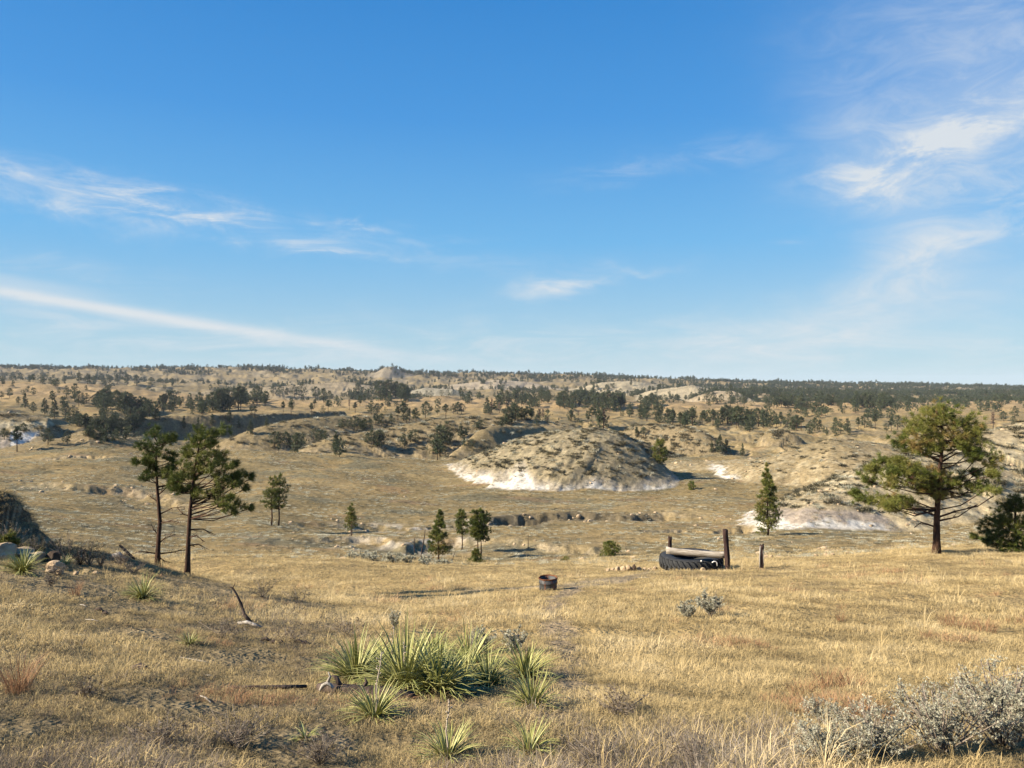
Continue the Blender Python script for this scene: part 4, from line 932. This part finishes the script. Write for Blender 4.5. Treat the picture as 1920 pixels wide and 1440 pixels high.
def grass_clump(u, v, dist, wpx, hpx, label, seed, n=160):
    x, y = W(u, dist); s = dist / F; V, Fc, T = blades(n, hpx * s, wpx * s * .3, .005, seed, lean=.16, curl=.18, segs=3, fan=.12)
    o = mesh_obj('bunchgrass', np_mesh('bunchgrass', V, Fc, [m_red], False, {'tv': T * 2}), None, (x, y, hz(x, y))); tag(o, label, 'grass clump', 'reddish bunchgrass')
for q in [(34,1375,7.3,60,95,'tall red bunchgrass at the lower left frame edge',1,150),(1555,1275,9.3,90,62,'red bunchgrass in the golden field, before the sagebrush thicket',2,170),(1500,1280,9.2,70,46,'orange bunchgrass just left of the red one in the golden field',3,120),
 (1600,1278,9.25,70,52,'pale orange bunchgrass right of the red one in the golden field',4,120),(1790,1168,15,90,38,'rust-coloured bunchgrass patch at the right below the lone pine',5,200),(1845,1180,14.5,70,36,'faint orange bunchgrass right of the rust-coloured patch',6,120),
 (140,1110,14.5,30,42,'thin reddish bunchgrass high on the left slope',7,70),(1578,1160,15.5,26,30,'small reddish bunchgrass in the middle of the golden field',8,60),(1262,1172,15.2,30,22,'small reddish bunchgrass beside the two sagebrushes',9,60)]: grass_clump(*q)

# ------------------------------------------------------------------ stones, rock outcrop, logs
m_stone = simple_mat('sandstone', [(.3, (.30, .20, .12)), (.5, (.50, .37, .23)), (.72, (.66, .54, .38))], 3.5, .95, (1, 1, 2.2), 1., .06, 6, extra=((.12, .09, .07), 2.2, .6))
m_darkrock = simple_mat('lichen_dark_rock', [(.3, (.035, .025, .02)), (.6, (.10, .07, .05)), (.8, (.22, .17, .12))], 5, .95, (1, 1, 1), 1., .06, 6)
def rock_mesh(name, size, seed, mat, flat=.6, sub=3):
    import bmesh
    bm = bmesh.new(); bmesh.ops.create_icosphere(bm, subdivisions=sub, radius=1.); r = np.random.default_rng(seed)
    co_ = np.array([v.co[:] for v in bm.verts]); 
    for _ in range(9):
        d = r.normal(size=3); d[2] *= .6; d /= np.linalg.norm(d); k = r.uniform(.5, .85); pr = co_ @ d; co_ = co_ - np.outer(np.maximum(pr - k, 0) * .95, d)
    co_ = co_ * (1 + .10 * fbm(co_[:, 0] * 2.1 + seed, co_[:, 1] * 2.1 + co_[:, 2] * 1.7, 3, seed))[:, None] * np.array(size)
    for v, c in zip(bm.verts, co_): v.co = c
    for f in bm.faces: f.smooth = False
    me = bpy.data.meshes.new(name); bm.to_mesh(me); bm.free(); me.materials.append(mat); return me
def stone(u, v, dist, wpx, hpx, label, seed, mat=None, group=None, sink=.3, name='stone', cat='stone', dz=0, rz=None):
    if dist: x, y = W(u, dist); z = hz(x, y)
    else: p = ground_at(u, v); x, y, z = p; dist = y
    s = dist / F; w_ = wpx * s / 2; h = hpx * s / 2 / .8
    o = mesh_obj(name, rock_mesh(name, (w_ / .8, w_ * 1.1, h / .8), seed, mat or m_stone), None, (x, y, z + h * (1 - sink) + dz)); o.rotation_euler = (.1, .05, rz if rz is not None else (seed % 7) * .06); tag(o, label, cat, group); return o
for i, (u_, d_, w_, h_) in enumerate([(1140,35.0,8,5),(1149,34.8,9,6),(1158,34.6,11,8),(1168,34.4,12,9),(1180,34.2,14,11),(1190,34.1,9,12),(1199,34.2,10,8),(1209,34.3,8,6),(1218,34.4,7,5),(1228,34.4,9,7)]):
    stone(u_, 0, d_, w_, h_, 'pale stone, %s from left in the row left of the tyre' % ORD[i], 200 + i, group='stones left of the tyre', mat=m_darkrock if i == 5 else None)
for i, (u_, d_, w_, h_) in enumerate([(1436,44,9,7),(1446,45,7,7),(1460,45,10,6),(1478,45,9,5),(1530,46,7,5),(1548,46,8,5),(1562,46,7,4),(1590,47,6,4)]):
    stone(u_, 0, d_, w_, h_, 'small pale ledge stone, %s from left behind the short post' % ORD[i], 230 + i, group='ledge stones behind the short post')
for u_, v_, d_, w_, h_, lb, sd0, m_ in [
 (26,938,19.9,40,16,'dark rock jutting from the top of the left outcrop, grass before it',301,m_darkrock),(30,968,18.8,58,16,'tan ledge slab under the dark rock at the left edge',302,None),
 (62,985,18.2,40,14,'brown flat slab above the grey-green soapweed',303,None),(100,985,18.4,34,22,'dark shaded block between the outcrop soapweeds and slabs',304,m_darkrock),
 (104,998,17.8,26,12,'tan rock right of the flat slab in the outcrop',305,None),(112,988,18.0,22,9,'small orange-lit slab on top of the outcrop rocks',306,None),
 (96,1008,17.2,18,10,'angular pale rock at the foot of the outcrop',307,None),(112,1014,17.1,12,8,'cracked small rock at the foot of the outcrop',308,None),(143,1016,17.4,10,7,'small cream stone right of the outcrop foot',309,None),
 (162,1008,18.2,9,6,'tiny cream stone highest of those right of the outcrop',310,None),(178,1014,18.2,10,6,'rightmost cream stone beside the outcrop',311,None),(10,985,17.8,44,26,'tan rock face at the left frame edge under the green shrub',312,None),
 (618,1322,8.4,11,7,'round tan stone at the end of the charred log',313,None),(1205,1372,7.4,12,6,'tiny pale stone in dark brush',314,None)]:
    stone(u_, v_, d_, w_, h_, lb, sd0, m_, name='boulder' if w_ > 50 else 'rock', cat='rock')
shrub(4, 955, 18.4, 52, 46, 'bright yellow-green bush at the left frame edge on the outcrop', 330, mat=None, name='green_bush', cat='bush', n=10, stems=12)
bush = auto_pine(5, 975, 18.4, 46, 'bright green young pine at the left frame edge on the outcrop', 'round', 0, 22, .03, 18, 14, .12, .02, 331, n=4, cat='pine sapling', name='pine_sapling')
_o = [o for o in bpy.data.objects if o.name.startswith('green_bush')][0]
for c_ in list(_o.children): bpy.data.objects.remove(c_)
bpy.data.objects.remove(_o)
for i, (u_, d_, h_, w_) in enumerate([(8,19.6,46,44),(30,19.5,44,40),(46,19.4,44,30)]):
    x, y = W(u_, d_); V, Fc, T = blades(130, h_ * d_ / F, w_ * d_ / F * .4, .008, 340 + i, lean=.25, curl=.3)
    o = mesh_obj('grass_tuft', np_mesh('grass_tuft', V, Fc, [m_grass], False, {'tv': T * 1.6}), None, (x, y, hz(x, y))); tag(o, 'pale dry grass tuft, %s from left before the dark outcrop top' % ORD[i], 'grass tuft', 'grass tufts before the dark outcrop top')

def log(pts, radii, label, mat, name='log', cat='log', group=None, branches=(), seed=1):
    """pts: (column, distance, height above ground)"""
    P = []
    for u_, d_, h_ in pts: x, y = W(u_, d_); P.append(np.array([x, y, hz(x, y) + h_]))
    base = P[0].copy(); root = empty(name, base); tag(root, label, cat, group); m = MB(); Q = [p - base for p in P]; m.tube(Q, radii, 9, .5, seed); m.build('trunk', mat, root)
    if branches:
        for k, bp in enumerate(branches): bm_ = MB(); bm_.tube([np.array(q) + Q[min(len(Q) - 1, bp[0])] for q in bp[1]], [bp[2] * (1 - .7 * i / (len(bp[1]) - 1)) for i in range(len(bp[1]))], 6, .3, k); bm_.build('branch', bp[3] if len(bp) > 3 else mat, root)
    return root
log([(598,8.75,.05),(640,8.6,.07),(680,8.5,.07),(725,8.45,.06),(775,8.3,.05)], [.05,.075,.08,.075,.05], 'charred dark log lying under the big soapweed clump', m_snag, branches=[(1, [(0,0,.03),(-.06,.02,.13),(-.11,.02,.16)], .035), (2, [(0,0,.03),(.04,.03,.10),(.02,.03,.15)], .03)])
log([(600,8.5,.06),(606,8.5,.12),(614,8.5,.15),(625,8.48,.10)], [.014,.026,.026,.018], 'silvery gnarled stump at the left end of the charred log', m_grey, name='stump', cat='stump', branches=[(2, [(0,0,0),(.03,0,.07),(.01,0,.12)], .02)])
log([(430,8.5,.03),(480,8.55,.05),(530,8.6,.06),(575,8.7,.06)], [.014,.02,.024,.018], 'thin weathered branch lying left of the charred log', m_snag, name='fallen_branch', cat='branch')
log([(470,14.2,.04),(458,14.3,.16),(451,14.35,.34),(444,14.4,.48),(436,14.4,.60),(430,14.4,.62)], [.035,.03,.024,.02,.016,.010], 'crooked dead branch standing up from the left slope', m_snag, name='dead_branch', cat='branch', branches=[(4, [(0,0,-.02),(.03,0,.05),(.05,0,.10)], .012)])
log([(446,13.9,.05),(462,13.9,.09),(478,13.8,.08),(492,13.8,.05)], [.022,.035,.03,.018], 'white-barked dead log at the foot of the crooked branch', m_grey)
log([(224,22.5,.35),(236,22.5,.22),(252,22.4,.08)], [.03,.038,.03], 'dark broken log leaning at the crest left of the near pines', m_snag)
log([(210,21.5,.12),(222,21.5,.22),(234,21.5,.12)], [.05,.09,.06], 'pale weathered log end at the crest left of the near pines', m_grey)
for i, (u_, d_, w_) in enumerate([(498,12.2,16),(512,12.0,12),(527,12.1,10),(560,12.4,20),(572,12.3,14),(186,13.2,16),(198,13.0,12)]):
    s = d_ / F * w_; log([(u_ - w_ / 2, d_, .02), (u_, d_, .06), (u_ + w_ / 2, d_ - .03, .03)], [.018,.03,.015], '%s of the %s on the left slope' % (['first', 'second', 'third', 'fourth', 'fifth', 'left', 'right'][i] + ' from left' * (i < 5), 'charred chunks left of the soapweeds' if i < 5 else 'two charred chunks below the outcrop'), m_snag, name='charred_wood', cat='charred wood', group='charred wood chunks')
log([(245,8.9,.03),(262,8.9,.07),(285,8.85,.03)], [.03,.05,.02], 'dark gnarled wood chunk low on the left slope', m_snag, name='charred_wood', cat='charred wood')
for i, (a, d1, b_, d2) in enumerate([(160,12.2,190,12.1),(215,9.9,240,9.95),(150,13.6,162,13.4),(385,9.15,405,9.1),(120,10.9,195,11.0),(335,10.2,420,10.1),(375,7.9,395,7.6),(1195,28,1225,27.5),(1085,29,1110,28.6)]):
    log([(a, d1, .02), ((a + b_) / 2, (d1 + d2) / 2, .03), (b_, d2, .015)], [.005,.008,.004], 'pale fallen twig, %s of nine lying in the short grass' % ORD[i], m_grey, name='fallen_twig', cat='twig', group='pale fallen twigs')

# ------------------------------------------------------------------ barrel, tyre trough, beam, posts
def lathe(prof, n=48, mi=None, wobf=None):
    V = []; Q = []
    for i, (r_, z_) in enumerate(prof):
        for k in range(n):
            a = 2 * math.pi * k / n; rr = r_ + (wobf(a, z_) if wobf else 0); V.append((rr * math.cos(a), rr * math.sin(a), z_))
    for i in range(len(prof) - 1):
        for k in range(n): Q.append((i * n + k, i * n + (k + 1) % n, (i + 1) * n + (k + 1) % n, (i + 1) * n + k))
    return np.array(V), np.array(Q)
m_drum = simple_mat('old_steel_drum', [(.28, (.02, .022, .024)), (.5, (.045, .048, .05)), (.66, (.09, .085, .08)), (.8, (.13, .07, .045))], 5, .6, (1, 1, .6), .4, .01, 6, spec=.4, extra=((.16, .055, .025), 4.0, .55))
m_rust = simple_mat('rust', [(.3, (.07, .028, .016)), (.55, (.20, .075, .03)), (.75, (.34, .15, .07))], 12, .85, (1, 1, 1), .6, .006)
x, y = W(1028, 24); zb = hz(x, y) - .03
root = empty('barrel', (x, y, zb), .3, math.radians(1.5), math.radians(-2)); tag(root, 'rusty cut-off steel drum standing open in the grass by the worn path', 'barrel')
wb = lambda a, z_: .008 * math.sin(3 * a + 8 * z_) + .006 * math.sin(7 * a)
V, Q = lathe([(.0, .03), (.24, .03), (.262, .0), (.268, .05), (.270, .12), (.280, .14), (.272, .16), (.276, .27), (.290, .285), (.278, .30), (.282, .42), (.268, .42), (.264, .20), (.255, .06), (.0, .06)], 48, wobf=lambda a, z_: wb(a, z_) if z_ > .01 else 0)
MB().add(V, Q).build('drum_body', m_drum, root)
V, Q = lathe([(.279, .405), (.294, .41), (.297, .432), (.285, .443), (.268, .435), (.266, .41)], 48, wobf=wb); MB().add(V, Q).build('rim', m_rust, root)

m_tyre = simple_mat('black_rubber', [(.3, (.018, .019, .021)), (.6, (.034, .036, .038)), (.8, (.075, .07, .06))], 6, .8, (1, 1, 1), .4, .01, 5, spec=.3)
tx, ty = W(1296, 33.3); tz = hz(*W(1245, 32.2)) - .06; Rt = 1.36; Ht = .56
root = empty('tractor_tyre', (tx, ty, tz), .2, 0, math.radians(-1.5)); tag(root, 'huge black lugged tyre lying flat as a stock tank under the board', 'tyre')
prof = [(.78, .10), (.74, .05), (.90, .0), (1.15, -.02), (1.27, .03), (1.31, .12), (1.325, .28), (1.31, .44), (1.27, .53), (1.15, .58), (.90, .56), (.74, .51), (.78, .46), (.95, .40), (1.10, .28), (.95, .16), (.78, .10)]
V, Q = lathe(prof, 72); MB().add(V, Q).build('tyre_body', m_tyre, root)
tr = MB(); nl = 34
for k in range(nl):
    for half in (0, 1):
        a0 = 2 * math.pi * (k + .5 * half) / nl; P = []
        for j in range(6):
            t = j / 5; zz = (.03 + .27 * t) if half == 0 else (.53 - .27 * t); a = a0 + (.13 * t if half == 0 else .13 * t) ; ro = np.interp(zz, [0, .1, .28, .46, .56], [1.30, 1.355, 1.375, 1.355, 1.30])
            P.append((a, ro, zz))
        Vv = []
        for a, ro, zz in P:
            for da, rr in ((-.046, ro - .09), (-.038, ro), (.038, ro), (.046, ro - .09)): Vv.append((rr * math.cos(a + da), rr * math.sin(a + da), zz))
        Qq = [(4 * j + c, 4 * j + (c + 1) % 4, 4 * j + 4 + (c + 1) % 4, 4 * j + 4 + c) for j in range(5) for c in range(4)] + [(0, 1, 2, 3), (23, 22, 21, 20)]
        tr.add(np.array(Vv), np.array(Qq))
tr.build('tread', m_tyre, root, smooth=False)
m_board = simple_mat('weathered_board', [(.3, (.10, .08, .06)), (.42, (.30, .26, .21)), (.58, (.52, .47, .40)), (.75, (.72, .68, .60))], 3.0, .9, (.8, 6, 14), .6, .01, 6, extra=((.13, .10, .08), 1.6, .62))
ax, ay = W(1249, 32.4); bx, by = W(1361, 31.75); za = -(1032 - 720) / F * 32.4; zb_ = -(1041 - 720) / F * 31.75
L_ = math.hypot(bx - ax, by - ay); nb = 14; Vb = []; r_ = np.random.default_rng(77)
for i in range(nb + 1):
    t = i / nb; wv = [.012 * r_.normal() for _ in range(4)]; sagz = -.02 * math.sin(math.pi * t)
    hh = .135 - .012 * t
    for (dy, dz), e in zip(((-.04, -hh), (.04, -hh), (.04, hh), (-.04, hh)), wv): Vb.append((L_ * t, dy, dz + sagz + e * .6 + (.02 if i in (0, nb) and dz > 0 else 0)))
Qb = [(4 * j + c, 4 * j + (c + 1) % 4, 4 * j + 4 + (c + 1) % 4, 4 * j + 4 + c) for j in range(nb) for c in range(4)] + [(3, 2, 1, 0), (4 * nb, 4 * nb + 1, 4 * nb + 2, 4 * nb + 3)]
o = MB().add(np.array(Vb), np.array(Qb)).build('board', m_board, None, smooth=False); o.location = (ax, ay, za)
o.rotation_euler = (.05, -math.atan2(zb_ - za, L_), math.atan2(by - ay, bx - ax)); tag(o, 'long weathered grey board on edge above the big tyre', 'board')
m_post = simple_mat('old_post_wood', [(.3, (.018, .011, .010)), (.55, (.055, .032, .028)), (.75, (.16, .11, .085))], 6, .95, (2.5, 2.5, .35), .9, .02, 6)
def post(u_, vt, vb, dist, wpx, label, lean=0., seed=1, split=False):
    s = dist / F; x, y = W(u_, dist); zg = hz(x, y); zt = -(vt - 720) * s; H = zt - zg; r = np.random.default_rng(seed); n = 12; V = []; K = 9
    for i in range(K + 1):
        t = i / K
        for k in range(n):
            a = 2 * math.pi * k / n; rr = wpx * s / 2 * (1 + .10 * math.sin(3 * a + seed) + .06 * r.normal()) * (1.08 - .1 * t)
            V.append((rr * math.cos(a) + lean * t * H, rr * math.sin(a), -.25 + (H + .25) * t + (.03 * r.normal() if i == K else 0)))
    Q = [(i * n + k, i * n + (k + 1) % n, (i + 1) * n + (k + 1) % n, (i + 1) * n + k) for i in range(K) for k in range(n)]
    root = empty('fence_post', (x, y, zg)); tag(root, label, 'post', 'old wooden posts at the stock tank')
    m = MB(); V.append((lean * H, 0, H - .01)); m.add(np.array(V), [np.array(Q), np.array([(K * n + k, K * n + (k + 1) % n, len(V) - 1) for k in range(n)])]); m.build('post_wood', m_post, root, smooth=False)
    if split:
        m = MB(); m.tube([(-wpx * s * .42, -.07, .0), (-wpx * s * .45, -.075, H * .5), (-wpx * s * .30, -.06, H * .98)], [.028, .03, .02], 6, .4, 3); m.build('splinter', m_grey, root)
        m = MB(); m.tube([(wpx * s * .40, -.07, .05), (wpx * s * .44, -.075, H * .55), (wpx * s * .25, -.06, H * .9)], [.012, .02, .014], 6, .4, 4); m.build('splinter', m_grey, root)
    return root
post(1366, 993, 1057, 31.6, 9.5, 'tall dark leaning post at the right end of the weathered board', -.085, 1)
post(1256, 1006, 1046, 34.9, 7, 'dark post rising behind the left end of the weathered board', 0, 2)
post(1427, 1022, 1059, 32.8, 8, 'short split post with pale edges standing alone right of the tyre', .02, 3, True)
m_pvc, nt, b = newmat('white_plastic', .5, .4); b.inputs['Base Color'].default_value = (.72, .70, .66, 1)
px_, py_ = W(1336, 31.9); zt = -(1054 - 720) / F * 31.9
o = MB().tube([(-.02, 0, -.02), (.05, .0, .03), (.14, .01, .02), (.19, .02, -.03), (.20, .02, -.16)], [.022, .022, .022, .022, .02], 8).build('water_pipe', m_pvc); o.location = (px_, py_, zt); tag(o, 'bent white plastic pipe on the right side of the tyre', 'pipe')
px_, py_ = W(1315, 32.0); o = MB().add(*lathe([(0, -.03), (.03, -.02), (.038, .01), (.02, .035), (0, .04)], 14)).build('float_valve', m_pvc); o.location = (px_, py_, -(1052 - 720) / F * 32.0); tag(o, 'small round white float on the front edge of the tyre', 'float')
stone(1318, 0, 31.2, 9, 7, 'pale upright chip of stone leaning before the tyre', 360)

def loose_stones():
    n = 26000; x, y, u = view_points(n, 42, 330, power=.5); z, uu, yy, rk, gm, info, rg = height(x, y, True)
    led = np.exp(-((y - 57) / 3.) ** 2) * (u > 1180) * (u < 1700) * .5
    keep = rng.random(n) < gm * .5 + led + .10 * rk + .012; x, y, z = x[keep], y[keep], z[keep]; m = len(x)
    xn, yn, un = view_points(1500, 5, 40, power=.7); zn = height(xn, yn)
    x = np.concatenate([x, xn]); y = np.concatenate([y, yn]); z = np.concatenate([z, zn]); k = len(x)
    sc = np.where(np.arange(k) < m, .10 + .45 * rng.random(k) ** 4 * np.interp(y, [40, 300], [.7, 2.2]), .012 + .03 * rng.random(k) ** 2)
    scatter('loose_stones', np.stack([x, y, z], 1), rng.uniform(0, 6.28, k), sc, rng.integers(0, 4, k), rng.random(k), [rock_mesh('loose_stone', (1, .8, .6), 900 + i, m_stone, sub=2) for i in range(4)], 'pale loose stones strewn along the gully banks and slopes', 'stones')
loose_stones()
# ------------------------------------------------------------------ haze: thin even air round the whole scene
hb = MB().box((0, 3300, -100 + 0), (11500, 6000, 1)).build('haze', [], None) if 0 else None
me = bpy.data.meshes.new('haze'); X0, X1, Y0, Y1, Z0, Z1 = -24500, 24500, -40, 9400, -240, 100
vs = [(x, y, z) for x in (X0, X1) for y in (Y0, Y1) for z in (Z0, Z1)]
me.from_pydata(vs, [], [(0, 1, 3, 2), (4, 6, 7, 5), (0, 4, 5, 1), (2, 3, 7, 6), (0, 2, 6, 4), (1, 5, 7, 3)]); me.update()
mh = bpy.data.materials.new('thin_haze'); mh.use_nodes = True; nt = mh.node_tree
for n_ in list(nt.nodes):
    if n_.type != 'OUTPUT_MATERIAL': nt.nodes.remove(n_)
pv = nt.nodes.new('ShaderNodeVolumePrincipled'); pv.inputs['Color'].default_value = (.74, .84, 1, 1); pv.inputs['Density'].default_value = 4e-5
nt.links.new(pv.outputs[0], nt.nodes['Material Output'].inputs['Volume']); me.materials.append(mh); mh.cycles.volume_sampling = 'DISTANCE'; mh.cycles.homogeneous_volume = True
tag(mesh_obj('haze', me), 'thin blue haze over the far hills', 'haze', kind='stuff')
# ------------------------------------------------------------------ camera, sun, sky
cam = bpy.data.cameras.new('camera'); co = bpy.data.objects.new('camera', cam); COL.objects.link(co)
cam.sensor_width = 36; cam.sensor_fit = 'HORIZONTAL'; cam.lens = 36 * F / 1920; cam.clip_start = .05; cam.clip_end = 30000
co.location = (0, 0, 0); co.rotation_euler = (math.pi / 2, 0, 0); scene.camera = co
EL = math.radians(30); AZ = math.atan2(-.96, -.28)       # from world +Y clockwise; sun on the left, slightly behind
sd = Vector((math.sin(AZ) * math.cos(EL), math.cos(AZ) * math.cos(EL), math.sin(EL)))
sl = bpy.data.lights.new('sun', 'SUN'); sl.energy = 5.0; sl.angle = math.radians(.53); sl.color = (1, .88, .70)
so = bpy.data.objects.new('sun', sl); COL.objects.link(so); so.location = (-60, -20, 40)
so.rotation_euler = (-sd).to_track_quat('-Z', 'Y').to_euler()

w = bpy.data.worlds.new('World'); scene.world = w; w.use_nodes = True; nt = w.node_tree
bg = nt.nodes['Background']; bg.inputs['Strength'].default_value = .052
sky = nt.nodes.new('ShaderNodeTexSky'); sky.sky_type = 'NISHITA'; sky.sun_disc = False
sky.sun_elevation = EL; sky.sun_rotation = AZ % (2 * math.pi); sky.altitude = 900; sky.air_density = 1.0; sky.dust_density = .0; sky.ozone_density = 3.0
tc = nt.nodes.new('ShaderNodeTexCoord'); sp = nt.nodes.new('ShaderNodeSeparateXYZ'); nt.links.new(tc.outputs['Generated'], sp.inputs[0])
def M(op, a, b_=None, c_=None):
    n = nt.nodes.new('ShaderNodeMath'); n.operation = op
    for i, v in enumerate((a, b_, c_)):
        if v is None: continue
        if hasattr(v, 'links'): nt.links.new(v, n.inputs[i])
        else: n.inputs[i].default_value = v
    return n.outputs[0]
az = M('ARCTAN2', sp.outputs[0], sp.outputs[1]); el = M('ARCSINE', sp.outputs[2])
def px(u, v):
    a = math.atan((u - 960) / F); return a, math.atan((720 - v) / F * math.cos(a))
# wisps of cirrus: centre (u, v), half length, half thickness in pixels, tilt in degrees (up to the right), strength, noise stretch
WISP = [(240,586,400,10,-9.3,.85,0),(40,530,90,10,-8,.3,0),(130,592,150,26,-8,.25,1),
 (50,352,120,26,-14,.8,1),(350,398,190,26,-8,.85,1),(470,425,110,14,-8,.35,1),(690,428,50,8,-3,.4,1),(820,452,70,9,4,.35,1),(650,472,70,6,-5,.4,1),
 (1060,530,75,20,12,.85,1),(1150,512,90,9,4,.4,1),(1160,325,90,16,6,.22,1),(1360,290,90,22,-4,.22,1),(1485,455,22,10,0,.3,1),
 (1800,265,180,70,14,.42,2),(1870,130,120,200,60,.6,2),(1800,255,110,30,12,.22,1),(1700,290,100,20,12,.5,1),(1690,400,190,62,-62,.45,2),(1660,530,150,48,42,.42,2),(1520,615,300,55,16,.42,2),(1640,350,80,24,-20,.4,1),
 (1880,425,90,28,28,.35,1),(1830,340,80,26,-30,.35,1),(1000,640,700,45,0,.26,1),(1500,655,500,36,0,.30,1),(500,660,500,40,-2,.22,1),(120,505,150,18,-6,.22,1),(850,490,200,20,-4,.14,1)]
vec0 = nt.nodes.new('ShaderNodeCombineXYZ'); nt.links.new(az, vec0.inputs[0]); nt.links.new(el, vec0.inputs[1])
def wn(rot, sx, sy, scale, detail):
    mp = nt.nodes.new('ShaderNodeMapping'); mp.inputs['Rotation'].default_value = (0, 0, rot); mp.inputs['Scale'].default_value = (sx, sy, 1)
    nt.links.new(vec0.outputs[0], mp.inputs[0]); return noise(nt, mp.outputs[0], scale, detail, .68, .8)
def sm(x, a, b_):
    n = nt.nodes.new('ShaderNodeMapRange'); n.interpolation_type = 'SMOOTHSTEP'; n.inputs[1].default_value = a; n.inputs[2].default_value = b_; nt.links.new(x, n.inputs[0]); return n.outputs[0]
def sm0(x):
    n = nt.nodes.new('ShaderNodeMapRange'); n.interpolation_type = 'SMOOTHSTEP'; n.inputs[1].default_value = .30; n.inputs[2].default_value = -.04; nt.links.new(x, n.inputs[0]); return n.outputs[0]
str1 = sm(wn(.12, 3.0, 16.0, 2.4, 8), .38, .72); str2 = sm(wn(-.35, 5, 13, 2.2, 8), .34, .74); soft = wn(0, 2, 5, 2.0, 3)
warp = M('MULTIPLY', M('SUBTRACT', wn(.3, 4, 6, 3, 4), .5), .05)
SKY = 12.
tot = None
for (u, v, rx, ry, tilt, s, nz) in WISP:
    ca, ce = px(u, v); t = math.radians(tilt)
    k = F / (1 + ((u - 960) / F) ** 2)      # pixels per radian sideways there
    dx = M('SUBTRACT', az, ca); dy = M('SUBTRACT', M('ADD', el, warp if nz else 0.), ce)
    a_ = M('MULTIPLY', M('ADD', M('MULTIPLY', dx, math.cos(t) * F * .85), M('MULTIPLY', dy, math.sin(t) * F)), 1 / rx)
    b2 = M('MULTIPLY', M('SUBTRACT', M('MULTIPLY', dy, math.cos(t) * F), M('MULTIPLY', dx, math.sin(t) * F * .85)), 1 / ry)
    g = M('EXPONENT', M('MULTIPLY', M('ADD', M('MULTIPLY', a_, a_), M('MULTIPLY', b2, b2)), -1.))
    if nz == 2: g = M('MULTIPLY', g, M('ADD', M('MULTIPLY', str2, .75), .55))
    elif nz: g = M('MULTIPLY', g, M('ADD', M('MULTIPLY', str2 if abs(tilt) > 10 else str1, 1.5), .12))
    g = M('MULTIPLY', g, s * (.62 if nz else .8)); tot = g if tot is None else M('ADD', tot, g)
tot = M('MINIMUM', M('MULTIPLY', tot, M('ADD', soft, .75)), .92)
mx = nt.nodes.new('ShaderNodeMix'); mx.data_type = 'RGBA'; nt.links.new(tot, mx.inputs[0]); fe = nt.nodes.new('ShaderNodeMapRange'); fe.inputs[1].default_value = 0.; fe.inputs[2].default_value = .6; nt.links.new(el, fe.inputs[0])
grad = ramp(nt, fe.outputs[0], [(0, (.275, .39, .45)), (.10, (.23, .375, .47)), (.30, (.10, .30, .52)), (.55, (.04, .205, .48)), (.80, (.018, .155, .42)), (1, (.012, .13, .39))])
gm_ = nt.nodes.new('ShaderNodeVectorMath'); gm_.operation = 'SCALE'; gm_.inputs['Scale'].default_value = SKY; nt.links.new(grad, gm_.inputs[0])
pale = mixc(nt, sky.outputs[0], gm_.outputs[0], .85); nt.links.new(pale, mx.inputs[6]); mx.inputs[7].default_value = (5.5, 5.8, 6.0, 1)
nt.links.new(mx.outputs[2], bg.inputs[0])
scene.view_settings.view_transform = 'Standard'; scene.view_settings.look = 'None'; scene.view_settings.exposure = 1.38; scene.view_settings.gamma = 1
scene.cycles.max_bounces = 3; scene.cycles.diffuse_bounces = 1; scene.cycles.glossy_bounces = 1; scene.cycles.transmission_bounces = 1
scene.cycles.use_adaptive_sampling = True; scene.cycles.adaptive_threshold = .01; scene.cycles.use_denoising = True
